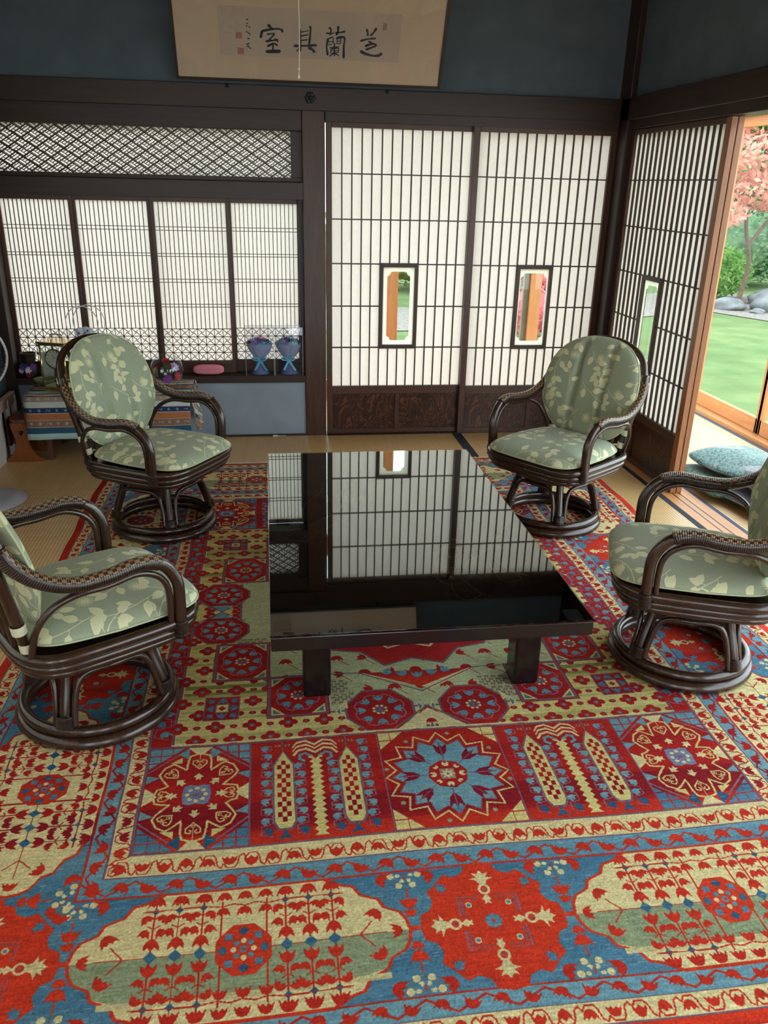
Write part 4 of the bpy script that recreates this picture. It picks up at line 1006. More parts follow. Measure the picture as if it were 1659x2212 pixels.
for k in range(6): nc.ball((.019*math.cos(k*PI/3), -.004, .019*math.sin(k*PI/3)), .013, sq=(1, .45, 1))
nc.ball((0, -.006, 0), .012); o = nc.build('nail_cover', M_NAIL, loc=(-1.888, -.036, 1.990)); tag(o, 'dark flower-shaped metal nail cover on the beam above the brown pillar', 'ornament')
cw = MB(); cw.tube([(0, 0, 0), (.001, 0, -.3), (-.002, .0, -.5), (.003, 0, -.72), (-.001, 0, -.87)], .0016, 8)
cordo = thing('pull_cord', 'thin white lamp pull cord hanging in front of the framed calligraphy', 'cord', (-2.03, -2.0, 2.75))
cw.build('cord', plain('white_cord', (225, 220, 215), .7, var=.02), cordo)
MB().ball((-.001, 0, -.845), .004).ball((-.001, 0, -.87), .0035, sq=(1, 1, 1.8)).build('cord_end', plain('cord_tip', (235, 225, 190), .4), cordo)
# ---------------------------------------------------------------- rug
RUG = build_rug()
M_RUG = image_mat('wool_pile', RUG, rough=.95, sheen=.0, coord='UV', bump=.35, scale=260, extend='EXTEND', spec=.1)
def rug():
    o = thing('rug', 'large red, blue and cream patterned wool rug covering the tatami under the table', 'rug', (-1.70, -2.3675, 0))
    nx, ny = 56, 72; Hx, Hy = 1.40, 1.7925; m = MB(); rs = random.Random(4)
    wob = [.004*math.sin(j*.35)+.003*math.sin(j*.9+1) for j in range(ny+1)]
    def z(i, j):
        e = min(i, nx-i, j, ny-j); return (.0025 if e == 0 else .0065)
    for j in range(ny+1):
        for i in range(nx+1):
            x = -Hx+2*Hx*i/nx; y = -Hy+2*Hy*j/ny
            x += wob[j]*(1 if i > nx/2 else -1)*abs(i-nx/2)/(nx/2); y += .004*math.sin(i*.3)
            m.v.append((x, y, z(i, j)))
    for j in range(ny):
        for i in range(nx):
            a = j*(nx+1)+i; m.face((a, a+1, a+nx+2, a+nx+1), [(i/nx, j/ny), ((i+1)/nx, j/ny), ((i+1)/nx, (j+1)/ny), (i/nx, (j+1)/ny)], True)
    b = len(m.v); ring = [i for i in range(nx+1)]+[(j+1)*(nx+1)-1 for j in range(1, ny+1)]+[ny*(nx+1)+i for i in range(nx-1, -1, -1)]+[j*(nx+1) for j in range(ny-1, 0, -1)]
    for r in ring: x, y, _ = m.v[r]; m.v.append((x, y, .0002))
    for k in range(len(ring)): k2 = (k+1) % len(ring); m.face((ring[k], b+k, b+k2, ring[k2]), [(.002, .002)]*4)
    m.build('pile', M_RUG, o)
    f = MB()
    for sg in (-1, 1):
        for i in range(520):
            x = -Hx+.006+i*(2*Hx-.012)/519; l = rs.uniform(.018, .030); dx = rs.uniform(-.007, .007)
            f.bar((x, sg*Hy+.004*math.sin(i*.032), .0035), (x+dx, sg*(Hy+l), .0018), .0042, .002)
    f.build('fringe', plain('cotton_fringe', (226, 218, 196), .9, var=.06), o)['kind'] = 'stuff'
rug()

# ---------------------------------------------------------------- lacquer table under a sheet of glass
TX0, TX1, TY0, TY1 = -2.183, -1.250, -3.206, -1.578
SX = lambda x: -2.1625+(x+2.1625)*.9211      # the inlay was measured on a lower plane
SY = lambda y: -5.1536+(y+5.1536)*.9211
def lacquer():
    m, t, out = newmat('black_lacquer'); b = node(t, 'ShaderNodeBsdfPrincipled', ins={'Roughness': .045, 'Specular IOR Level': .5, 'IOR': 1.5})
    geo = node(t, 'ShaderNodeNewGeometry'); acc = None
    for (cx, cy, r) in ((-2.048, -2.288, .16), (-1.974, -1.90, .14), (-1.817, -1.894, .18), (-1.446, -2.588, .14), (-1.525, -2.807, .12), (-1.373, -2.712, .14), (-1.356, -2.452, .14)):
        d = node(t, 'ShaderNodeVectorMath', operation='DISTANCE'); d.inputs[1].default_value = (SX(cx), SY(cy), .378); t.links.new(geo.outputs['Position'], d.inputs[0])
        mr = node(t, 'ShaderNodeMapRange', ins={1: 0, 2: r, 3: 1, 4: 0}); t.links.new(d.outputs['Value'], mr.inputs[0])
        if acc is None: acc = mr.outputs[0]
        else:
            a = node(t, 'ShaderNodeMath', operation='MAXIMUM'); t.links.new(acc, a.inputs[0]); t.links.new(mr.outputs[0], a.inputs[1]); acc = a.outputs[0]
    nz = node(t, 'ShaderNodeTexNoise', ins={'Scale': 9, 'Detail': 3}); t.links.new(geo.outputs['Position'], nz.inputs['Vector'])
    mm = node(t, 'ShaderNodeMath', operation='MULTIPLY'); t.links.new(acc, mm.inputs[0]); t.links.new(nz.outputs['Fac'], mm.inputs[1])
    sp_ = node(t, 'ShaderNodeTexNoise', ins={'Scale': 420, 'Detail': 1}); t.links.new(geo.outputs['Position'], sp_.inputs['Vector'])
    gt = node(t, 'ShaderNodeMath', operation='MULTIPLY', ins={}); t.links.new(mm.outputs[0], gt.inputs[0]); t.links.new(sp_.outputs['Fac'], gt.inputs[1])
    r = ramp(t, [(.05, (.0055, .006, .008, 1)), (.34, (.20, .15, .045, 1))]); t.links.new(gt.outputs[0], r.inputs[0]); t.links.new(r.outputs[0], b.inputs['Base Color'])
    t.links.new(b.outputs[0], out.inputs[0]); return m
def table():
    o = thing('low_table', 'black lacquered low table with faint gold landscape inlay standing on the rug', 'table', ((TX0+TX1)/2, (TY0+TY1)/2, .0065))
    hx, hy = (TX1-TX0)/2, (TY1-TY0)/2; ox, oy = o.location.x, o.location.y
    M_L = lacquer(); M_E = plain('dark_red_black_lacquer', (20, 13, 15), .25, var=.1, coat=.25)
    MB().box(-hx, hx, -hy, hy, .3705, .3715).build('lacquer_top', M_L, o)
    MB().box(-hx, hx, -hy, hy, .326, .3704).build('slab', M_E, o, .003)
    for x0, x1 in ((-2.088, -1.999), (-1.394, -1.308)):
        for y0, y1 in ((-2.967, -2.878), (-1.906, -1.817)):
            MB().box(x0-ox, x1-ox, y0-oy, y1-oy, 0, .3259).build('leg', M_E, o, .008)
    M_GOLD = plain('gold_powder', (150, 124, 62), .5, metal=.35, var=.2)
    g = MB()
    for gi, P in enumerate(GOLD):
        if gi in (1, 2, 3, 4, 5, 6, 7, 8, 9, 10): g.build('gold_inlay', M_GOLD, o); g = MB()
        Q = catmull([Vector((SX(x)-ox, SY(y)-oy, .3717)) for x, y in P], 5) if len(P) > 2 else [Vector((SX(x)-ox, SY(y)-oy, .3717)) for x, y in P]
        for p, q in zip(Q[:-1], Q[1:]):
            if (q-p).length > 1e-5: g.bar(p, q, .0014, .0002)
    g.build('gold_inlay', M_GOLD, o)['kind'] = 'stuff'
    gs = MB(); h = .0055
    gs.box(-hx-.002, hx+.002, -hy-.002, hy+.002, 0, h)
    m, t, out = newmat('sheet_glass'); b = node(t, 'ShaderNodeBsdfPrincipled', ins={'Roughness': .0, 'Transmission Weight': 1.0, 'IOR': 1.5})
    b.inputs['Base Color'].default_value = (.93, .985, .96, 1)
    t.links.new(b.outputs[0], out.inputs[0])
    sh = gs.build('glass_sheet', m, None, .0008, loc=(ox, oy, .3792)); tag(sh, 'clear glass sheet with green edge lying over the whole black table', 'glass')
    mp = plain('grey_felt', (80, 88, 92), .9, var=.05, scale=200)
    for k, (x, y, lb) in enumerate(((-2.132, -2.396, 'small grey pad under the table glass midway along its left side'), (-2.149, -3.148, 'small grey pad at the near left corner of the black table'), (-1.302, -3.168, 'small grey pad at the near right corner of the black table'))):
        P = []
        for sx, sy in ((1, 1), (-1, 1), (-1, -1), (1, -1)):
            for i in range(4):
                an = {(1, 1): 0, (-1, 1): PI/2, (-1, -1): PI, (1, -1): 1.5*PI}[(sx, sy)]+i*PI/6; P.append((sx*.016+.009*math.cos(an), sy*.022+.009*math.sin(an)))
        pd = MB().prism(P, 0, .0010).build('corner_pad', mp, loc=(x, y, .37815)); tag(pd, lb, 'pad', 'grey pads under the table glass')
table()

# ---------------------------------------------------------------- rattan swivel chairs
def fabric_pattern():
    rs = random.Random(7); T = .46
    C = Canvas(0, 0, T, T, .0008, rgb(152, 161, 136))
    LF = rgb(210, 210, 168)
    def wrap(fn):
        for dx in (-T, 0, T):
            for dy in (-T, 0, T): fn(dx, dy)
    leaf = [(0, 0), (.10, .10), (.26, .22), (.30, .45), (.22, .72), (0, 1), (-.2, .74), (-.29, .46), (-.24, .2), (-.09, .09)]
    def lf(x, y, a, s): wrap(lambda dx, dy: C.poly(xf(leaf, x+dx, y+dy, a, s), LF))
    def branch(x, y, a, n, s):
        P = [(x, y)]; c = a
        for i in range(n):
            c += rs.uniform(-.12, .28); x += .022*math.cos(c); y += .022*math.sin(c); P.append((x, y))
            if i % 2 == 0:
                q = 1 if i % 4 else -1; aa = c+q*.9; lx, ly = x+.012*math.cos(aa), y+.012*math.sin(aa); P2 = [(x, y), (lx, ly)]
                wrap(lambda dx, dy: C.line([(u+dx, v+dy) for u, v in P2], LF, .0018)); lf(lx, ly, aa-PI/2, s*rs.uniform(.040, .052))
        wrap(lambda dx, dy: C.line([(u+dx, v+dy) for u, v in P], LF, .0024)); lf(x, y, c-PI/2, s*.05)
    def daisy(x, y, r):
        for k in range(18):
            a = k*2*PI/18; wrap(lambda dx, dy: C.line([(x+dx+r*.35*math.cos(a), y+dy+r*.35*math.sin(a)), (x+dx+r*math.cos(a), y+dy+r*math.sin(a))], LF, .0028))
        wrap(lambda dx, dy: C.disc(x+dx, y+dy, r*.45, LF))
    cell = T/3
    for gx in range(3):
        for gy in range(3):
            x, y = (gx+.22)*cell+rs.uniform(-.01, .01), (gy+.12)*cell+rs.uniform(-.01, .01); a = rs.choice([1.1, .6, 1.9, 1.4, .2, 2.3])
            branch(x, y, a, 7, 1)
            if (gx+gy) % 2 == 0: daisy((gx+.82)*cell, (gy+.30)*cell, .024)
            else: branch((gx+.75)*cell, (gy+.35)*cell, a+2.2, 4, .9)
    A = C.a; rs2 = np.random.RandomState(1); n = rs2.normal(0, 1, A.shape[:2]); A = A*(1+.03*n[..., None])
    return np.clip(A, 0, 1)
M_FAB = image_mat('leaf_print_fabric', fabric_pattern(), rough=.85, sheen=.15, bump=.15, scale=900, spec=.2)
M_PIPE = plain('pale_green_piping', (176, 184, 150), .8, var=.04)
M_TIE = plain('cream_tie_cloth', (206, 206, 176), .85, var=.05)
M_RAT = wood('dark_rattan', (38, 22, 15), (60, 37, 24), 'Z', rough=.26, scale=.4, coat=.35, bump=.05)
def wrap_mat():
    m, t, out = newmat('woven_rattan'); b = node(t, 'ShaderNodeBsdfPrincipled', ins={'Roughness': .28, 'Coat Weight': .4})
    uv = node(t, 'ShaderNodeUVMap', uv_map='UVMap'); sx = node(t, 'ShaderNodeSeparateXYZ'); t.links.new(uv.outputs[0], sx.inputs[0])
    # rings across the arm
    v = node(t, 'ShaderNodeMath', operation='MULTIPLY', ins={1: 2*PI/.0062}); t.links.new(sx.outputs[1], v.inputs[0]); sn = node(t, 'ShaderNodeMath', operation='SINE'); t.links.new(v.outputs[0], sn.inputs[0])
    # basket weave over the top third
    cm = node(t, 'ShaderNodeCombineXYZ'); a = node(t, 'ShaderNodeMath', operation='MULTIPLY', ins={1: 14}); c = node(t, 'ShaderNodeMath', operation='MULTIPLY', ins={1: 1/.0124})
    t.links.new(sx.outputs[0], a.inputs[0]); t.links.new(sx.outputs[1], c.inputs[0]); t.links.new(a.outputs[0], cm.inputs[0]); t.links.new(c.outputs[0], cm.inputs[1])
    ck = node(t, 'ShaderNodeTexChecker', ins={'Scale': 1.0}); ck.inputs[1].default_value = s2l((160, 122, 80)); ck.inputs[2].default_value = s2l((48, 28, 20)); t.links.new(cm.outputs[0], ck.inputs[0])
    # top sector: u within .18 of 0/1
    pp = node(t, 'ShaderNodeMath', operation='PINGPONG', ins={1: .5}); t.links.new(sx.outputs[0], pp.inputs[0]); lt = node(t, 'ShaderNodeMath', operation='LESS_THAN', ins={1: .17}); t.links.new(pp.outputs[0], lt.inputs[0])
    dk = ramp(t, [(.2, s2l((30, 17, 13))), (.75, s2l((66, 38, 26)))]); t.links.new(sn.outputs[0], dk.inputs[0])
    mx = node(t, 'ShaderNodeMix', data_type='RGBA'); t.links.new(lt.outputs[0], mx.inputs[0]); t.links.new(dk.outputs[0], mx.inputs[6]); t.links.new(ck.outputs[0], mx.inputs[7]); t.links.new(mx.outputs[2], b.inputs['Base Color'])
    bp = node(t, 'ShaderNodeBump', ins={'Strength': .9, 'Distance': .002}); t.links.new(sn.outputs[0], bp.inputs['Height']); t.links.new(bp.outputs[0], b.inputs['Normal'])
    t.links.new(b.outputs[0], out.inputs[0]); return m
M_WRAP = wrap_mat()
def bind_mat():
    m, t, out = newmat('rattan_binding'); b = node(t, 'ShaderNodeBsdfPrincipled', ins={'Roughness': .3, 'Coat Weight': .4})
    uv = node(t, 'ShaderNodeUVMap', uv_map='UVMap'); sx = node(t, 'ShaderNodeSeparateXYZ'); t.links.new(uv.outputs[0], sx.inputs[0])
    v = node(t, 'ShaderNodeMath', operation='MULTIPLY', ins={1: 2*PI/.0055}); t.links.new(sx.outputs[1], v.inputs[0]); sn = node(t, 'ShaderNodeMath', operation='SINE'); t.links.new(v.outputs[0], sn.inputs[0])
    dk = ramp(t, [(.2, s2l((32, 20, 16))), (.8, s2l((66, 42, 30)))]); t.links.new(sn.outputs[0], dk.inputs[0]); t.links.new(dk.outputs[0], b.inputs['Base Color'])
    bp = node(t, 'ShaderNodeBump', ins={'Strength': 1, 'Distance': .002}); t.links.new(sn.outputs[0], bp.inputs['Height']); t.links.new(bp.outputs[0], b.inputs['Normal']); t.links.new(b.outputs[0], out.inputs[0]); return m
M_BIND = bind_mat()
def rrect(a, yf, yb, z, n=28, e=4.5):
    P = []
    for k in range(n):
        t = 2*PI*k/n; c, s = math.cos(t), math.sin(t); b = yf if s > 0 else yb
        P.append((a*math.copysign(abs(c)**(2/e), c), b*math.copysign(abs(s)**(2/e), s), z))
    return P
def pillow(outline, thick, xform, uvs=1.0, rings=16, channel=None, top=1.0, bot=.5):
    """closed cushion: polar grid of a closed outline, bulging on both sides; returns (body, piping path)"""
    m = MB(); n = len(outline); rows = []
    cx = sum(p[0] for p in outline)/n; cy = sum(p[1] for p in outline)/n
    def h(f, x, y):
        v = thick*(1-f**3.2)**.55 if f < 1 else 0
        return v*(channel(x, y) if channel else 1)
    for side in (1, -1):
        b = len(m.v); base = []
        for r in range(rings+1):
            f = 1-(1-r/rings)**1.6
            for k in range(n):
                x = cx+(outline[k][0]-cx)*f; y = cy+(outline[k][1]-cy)*f
                z = h(f, x, y)*(top if side > 0 else -bot)
                m.v.append(tuple(xform(x, y, z))); base.append((x*uvs, y*uvs))
        for r in range(rings):
            for k in range(n):
                k2 = (k+1) % n; q = (r*n+k, (r+1)*n+k, (r+1)*n+k2, r*n+k2)
                if side < 0: q = q[::-1]
                m.face([b+i for i in q], [(base[i][0]/.46, base[i][1]/.46) for i in q], True)
    return m, [xform(p[0], p[1], 0) for p in outline]
def make_chair():
    o = thing('rattan_armchair', '', 'chair', (0, 0, 0), group='rattan swivel chairs around the low table')
    z0 = .0
    b = MB().lathe([(.225+.021*math.cos(a), .021+.021*math.sin(a)) for a in np.linspace(0, 2*PI, 17)], n=64); b.build('floor_ring', M_RAT, o)
    b = MB().lathe([(.217+.017*math.cos(a), .057+.017*math.sin(a)) for a in np.linspace(0, 2*PI, 17)], n=64); b.build('upper_ring', M_RAT, o)
    b = MB().lathe([(.165+.015*math.cos(a), .255+.015*math.sin(a)) for a in np.linspace(0, 2*PI, 17)], n=48)
    b.lathe([(0, .262), (.12, .262), (.12, .285), (0, .285)], n=32); b.build('swivel', M_RAT, o)
    A4 = [PI/4+k*PI/2 for k in range(4)]
    def P(r, a, z): return (r*math.cos(a), r*math.sin(a), z)
    for a in A4:
        l = MB().tube([P(.217, a, .065), P(.205, a, .12), P(.178, a, .20), P(.166, a, .255)], .0175, 12).build('leg', M_RAT, o)
        w = MB(); w.tube([P(.219, a, .070), P(.214, a, .088), P(.209, a, .106)], .0265, 14, smooth=3); w.build('binding', M_BIND, l)
    for k, a in enumerate(A4):
        a2 = a+PI/2
        MB().tube([P(.218, a+.13, .075), P(.203, a+.14, .14), P(.186, a+.20, .20), P(.172, a+.36, .226), P(.168, a+PI/4, .232), P(.172, a2-.36, .226), P(.186, a2-.20, .20), P(.203, a2-.14, .14), P(.218, a2-.13, .075)], .0095, 8).build('brace', M_RAT, o)
    # seat frame of three stacked canes
    for (w, f, bk, z, r) in ((.266, .262, .255, .354, .017), (.261, .257, .250, .327, .016), (.250, .246, .240, .302, .014)):
        MB().tube(rrect(w, f, bk, z), r, 10, closed=True, smooth=2).build('seat_rail', M_RAT, o)
    s = MB().prism([(p[0]*.97, p[1]*.97) for p in rrect(.262, .258, .25, 0)], .335, .352); s.build('seat_base', M_RAT, o)
    # hoop: back posts running up and over
    hoop = [(-.195, -.225, .335), (-.216, -.255, .50), (-.234, -.285, .64), (-.230, -.310, .73), (-.190, -.332, .805), (-.100, -.345, .850), (0, -.349, .862), (.100, -.345, .850), (.190, -.332, .805), (.230, -.310, .73), (.234, -.285, .64), (.216, -.255, .50), (.195, -.225, .335)]
    MB().tube(hoop, .016, 12).build('back_hoop', M_RAT, o)
    for s_ in (-1, 1):
        arm = [(.268, .168, .310), (.269, .172, .42), (.271, .166, .495), (.275, .125, .556), (.280, .06, .577), (.283, -.03, .568), (.281, -.12, .570), (.274, -.20, .604), (.262, -.26, .665), (.252, -.285, .735)]
        arm = [(x*s_, y, z) for x, y, z in arm]
        ao = MB().tube(arm, .0175, 12).build('arm', M_RAT, o)
        # the woven wrap sits over the horizontal run
        wp = catmull(arm, 6)[19:52]
        MB().tube(wp, .0212, 20, smooth=0, ref=(0, 0, 1)).build('woven_wrap', M_WRAP, ao)
        b = MB().tube([(.268*s_, .168, .318), (.2685*s_, .17, .34), (.269*s_, .171, .365)], .0215, 14, smooth=3).build('binding', M_BIND, ao)
        inner = [(.266, .140, .335), (.268, .144, .42), (.270, .137, .485), (.274, .106, .527), (.279, .05, .549), (.282, -.03, .541), (.278, -.11, .538), (.266, -.172, .512), (.250, -.212, .46), (.232, -.226, .40), (.214, -.230, .345)]
        MB().tube([(x*s_, y, z) for x, y, z in inner], .0098, 8).build('inner_cane', M_RAT, o)
    for x in (-.14, -.07, 0, .07, .14):
        zt = .868-.9*x*x*1.2
        MB().tube([(x, -.245, .345), (x, -.275, .55), (x, -.315, .75), (x, -.340, zt-.02)], .0075, 8).build('back_cane', M_RAT, o)
    # seat cushion
    oc = [(p[0], p[1]) for p in rrect(.250, .282, .228, 0, 72, 5.0)]
    oc = [(x*(1-.10*max(0, -y)/.22), y) for x, y in oc]
    m, pp = pillow(oc, .046, lambda x, y, z: Vector((x, y, .381+z)), top=1.2, bot=.30)
    cu = m.build('seat_cushion', M_FAB, o)
    MB().tube(pp, .0036, 6, closed=True, smooth=0).build('piping', M_PIPE, cu)
    # back cushion: egg outline, two stitched channels
    ob = []
    for k in range(80):
        t = 2*PI*k/80; c, s_ = math.cos(t), math.sin(t)
        e = 2.4 if s_ > 0 else 3.4; W = .260*(1-.20*max(0, -s_)**1.2)
        ob.append((W*math.copysign(abs(c)**(2/e), c), .265+.262*math.copysign(abs(s_)**(2/e), s_)+(.0)))
    def chan(x, y):
        g = 1
        for c in (-.082, .082): g *= 1-.72*math.exp(-((x-c)/.009)**2)
        return g
    def xb(x, y, z):
        lean = -.190-.120*(y/.52)+.62*x*x*min(1, y/.2)
        nn = Vector((-1.1*x, 1, .28)).normalized(); p = Vector((x, lean, 0.392+y*.915)); return p+nn*z
    m, pp = pillow(ob, .046, xb, channel=chan, rings=20, top=1.0, bot=.45)
    cb = m.build('back_cushion', M_FAB, o)
    MB().tube(pp, .0036, 6, closed=True, smooth=0).build('piping', M_PIPE, cb)
    # cloth ties round the hoop
    for s_ in (-1, 1):
        for (p, q) in (((.231, -.306, .715), (.0, .09, 1)), ((.211, -.248, .455), (.12, -.13, 1)), ((.203, -.233, .395), (.12, -.13, 1))):
            t = MB(); d = Vector((q[0]*s_, q[1], q[2])).normalized(); c = Vector((p[0]*s_, p[1], p[2]))
            t.tube([c-d*.014, c, c+d*.014], .0195, 12, cap=False, smooth=0)
            e = Vector((-s_*.9, .45, 0)).normalized()
            t.bar(c+e*.012, c+e*.06, .024, .003, (0, 0, 1)) if p[2] > .42 else t.bar(c+e*.012, c+e*.035, .02, .003)
            t.build('tie', M_TIE, o)
    return o
proto = make_chair()
CH = [(-2.683, -1.480, -2.102, 'rattan swivel chair with pale leafy cushions beside the striped cloth table'),
      (-.798, -1.581, 2.181, 'rattan swivel chair with green leafy cushions in front of the corner shoji'),
      (-2.725, -2.925, -1.017, 'rattan swivel chair cut by the left edge, nearest the fan base'),
      (-.755, -2.854, 1.190, 'rattan swivel chair cut by the right edge, near the stacked floor cushions')]
for i, (x, y, th, lb) in enumerate(CH):
    c = proto if i == 0 else copy_tree(proto)
    c.location = (x, y, .0065); c.rotation_euler = (0, 0, th); c['label'] = lb

# ---------------------------------------------------------------- corner table with striped cloth and the things on it
def striped():
    W, H = .48, 1.2; C = Canvas(0, 0, W, H, .001, rgb(196, 198, 190))
    band = [(.05, (176, 206, 200)), (.05, (52, 92, 116)), (.008, (190, 150, 130)), (.052, (138, 112, 98)), (.004, (200, 170, 150)), (.052, (178, 116, 76)), (.006, (196, 190, 184)), (.042, (44, 62, 98)), (.006, (196, 190, 184)), (.045, (202, 208, 200)), (.052, (160, 142, 126)), (.03, (206, 208, 198)), (.012, (70, 82, 98)), (.03, (176, 136, 118)), (.01, (90, 88, 96)), (.025, (208, 204, 196))]
    y = 0; i = 0
    while y < H:
        h, c = band[i % len(band)]; h *= .68; C.rect(0, y, W, y+h, rgb(*c))
        if c in ((138, 112, 98), (44, 62, 98), (160, 142, 126)):
            lc = rgb(200, 190, 176) if c != (44, 62, 98) else rgb(150, 180, 190); x = .03; k = 0
            while x < W:
                yy = y+h/2; r = h*.28
                if k % 3 == 0:
                    for q in range(6): C.line([(x, yy), (x+r*math.cos(q*PI/3), yy+r*math.sin(q*PI/3))], lc, .0022)
                elif k % 3 == 1: C.line([(x-r, yy), (x, yy-r), (x+r, yy), (x, yy+r)], lc, .0022, True); C.disc(x, yy, r*.4, lc)
                else: C.line([(x-r*1.4, yy-r*.6), (x-r*.5, yy+r*.5), (x+r*.4, yy-r*.4), (x+r*1.3, yy+r*.6)], lc, .0024); C.disc(x+r, yy-r*.3, r*.35, lc)
                x += .048; k += 1
        y += h; i += 1
    return C.a
def cloth_table():
    t = thing('side_table', 'low dark wooden table hidden under the striped cloth by the shelf', 'table', (-3.09, -.235, 0))
    mt = wood('red_brown_wood', (70, 34, 20), (104, 54, 32), 'Z', rough=.35)
    MB().box(-.44, .44, -.19, .18, .352, .380).build('top', mt, t, .003)
    for x in (-.36, .36):
        MB().prism([(-.19, 0), (-.15, 0), (-.13, .06), (.12, .06), (.14, 0), (.18, 0), (.15, .352), (-.16, .352)], -.014, .014, Matrix.Translation((x, 0, 0)) @ Matrix(((0, 0, 1, 0), (1, 0, 0, 0), (0, 1, 0, 0), (0, 0, 0, 1)))).build('leg', mt, t)
    # cloth: top sheet plus drops in front and at both ends
    m = MB(); x0, x1, y0, y1, zt = -3.55, -2.63, -.44, -.045, .389
    def drop(P, nrm, L, wl, ph, v0, dv):
        """P(s) along an edge, hanging L down"""
        n = 48; r = 12; b = len(m.v)
        for j in range(r+1):
            f = j/r
            for i in range(n+1):
                s = i/n; p = P(s); w = wl*f*(math.sin(s*17+ph)+.6*math.sin(s*31+ph*2)); fl = .03 if nrm[0] >= 0 else .0; q = (p[0]+nrm[0]*(.006+w+fl*f), p[1]+nrm[1]*(.006+w+fl*f), zt-.003-L(s)*f)
                m.v.append(q)
        for j in range(r):
            for i in range(n):
                a = b+j*(n+1)+i
                uv = lambda i_, j_: (((P(i_/n)[0]+3.55)+(P(i_/n)[1]+.44)*1.0)/.48, v0(i_/n)+dv*L(i_/n)*(j_/r)/1.2)
                m.face((a, a+n+1, a+n+2, a+1), [uv(i, j), uv(i, j+1), uv(i+1, j+1), uv(i+1, j)], True)
    Vt = lambda y: .204+(y-y0)/1.2
    b = len(m.v); nx, ny = 30, 10
    for j in range(ny+1):
        for i in range(nx+1): m.v.append((x0+(x1-x0)*i/nx, y0+(y1-y0)*j/ny, zt+.0015*math.sin(i*1.3+j)))
    for j in range(ny):
        for i in range(nx):
            a = b+j*(nx+1)+i; U = lambda i_, j_: ((x0+(x1-x0)*i_/nx+3.55)/.48, Vt(y0+(y1-y0)*j_/ny))
            m.face((a, a+1, a+nx+2, a+nx+1), [U(i, j), U(i+1, j), U(i+1, j+1), U(i, j+1)], True)
    drop(lambda s: (x0+(x1-x0)*s, y0), (0, -1), lambda s: .245, .006, 0, lambda s: Vt(y0), -1)
    drop(lambda s: (x1, y0+(y1-y0)*s), (1, 0), lambda s: .245, .008, 2, lambda s: .204+s*.25, -1)
    drop(lambda s: (x0, y1+(y0-y1)*s), (-1, 0), lambda s: .20+.045*s, .008, 4, lambda s: .45-s*.25, -1)
    ob = m.build('tablecloth', image_mat('striped_ikat', striped()[::-1], rough=.9, bump=.2, scale=500, spec=.15), None)
    md = ob.modifiers.new('thickness', 'SOLIDIFY'); md.thickness = .0012
    tag(ob, 'striped brown, blue and white cloth draped over the low corner table', 'tablecloth')
cloth_table()
M_BRASS = plain('polished_brass', (214, 184, 120), .16, metal=1, var=.05)
def clock():
    o = thing('mantel_clock', 'brass carriage clock with glass sides on the striped cloth', 'clock', (-3.37, -.285, .391), -.35)
    w, d, h = .075, .060, .275
    m = MB(); m.box(-w-.015, w+.015, -d-.012, d+.012, 0, .012).box(-w-.008, w+.008, -d-.006, d+.006, .012, .024); m.build('base', M_BRASS, o, .002)
    m = MB(); m.box(-w-.015, w+.015, -d-.012, d+.012, h-.004, h+.008).box(-w-.005, w+.005, -d-.003, d+.003, h-.014, h-.004); m.build('cornice', M_BRASS, o, .002)
    for x in (-w, w):
        for y in (-d, d): MB().tube([(x, y, .024), (x, y, h-.012)], .0055, 10, smooth=0).build('column', M_BRASS, o)
    g = MB(); gm = glass_thin('clock_glass', (.97, 1, .98), 1.0)
    g.box(-w, w, -d-.001, -d+.001, .024, h-.014).box(-w, w, d-.001, d+.001, .024, h-.014).box(-w-.001, -w+.001, -d, d, .024, h-.014).box(w-.001, w+.001, -d, d, .024, h-.014); g.build('glass_side', gm, o)
    MB().tube([(-.035, 0, h+.008), (-.038, 0, h+.030), (-.028, 0, h+.042), (.028, 0, h+.042), (.038, 0, h+.030), (.035, 0, h+.008)], .0035, 8, smooth=5).build('handle', M_BRASS, o)
    R = Matrix.Translation((0, -d+.018, .185)) @ Matrix.Rotation(PI/2, 4, 'X')
    dl = MB().lathe([(0, 0), (.050, 0), (.050, .004), (0, .004)], n=36, sm=False, M=R).build('dial', plain('dial_white', (232, 230, 218), .5, var=.02), o)
    MB().lathe([(.050, -.002), (.057, -.002), (.057, .009), (.050, .009)], n=36, M=R).build('bezel', M_BRASS, dl)
    mk = MB(); blk = plain('clock_black', (24, 24, 26), .4)
    for k in range(12): a = k*PI/6; mk.bar(R @ Vector((.038*math.cos(a), .038*math.sin(a), .0045)), R @ Vector((.045*math.cos(a), .045*math.sin(a), .0045)), .003, .0006, (0, 1, 0))
    for a, l in ((1.9, .026), (.5, .036)): mk.bar(R @ Vector((0, 0, .0052)), R @ Vector((l*math.cos(a), l*math.sin(a), .0052)), .0025, .0006, (0, 1, 0))
    mk.build('hands_and_marks', blk, dl)
    p = MB(); p.tube([(0, 0, .16), (0, 0, .06)], .003, 8, smooth=0); p.lathe([(0, .040), (.040, .046), (.042, .056), (.03, .062), (0, .064)], n=24)
    for k in range(4): p.ball((.024*math.cos(k*PI/2), .024*math.sin(k*PI/2), .075), .010)
    p.build('pendulum', M_BRASS, o)
    MB().box(-.030, .030, -.020, .012, .15, .22).build('movement', M_BRASS, o, .002)
clock()
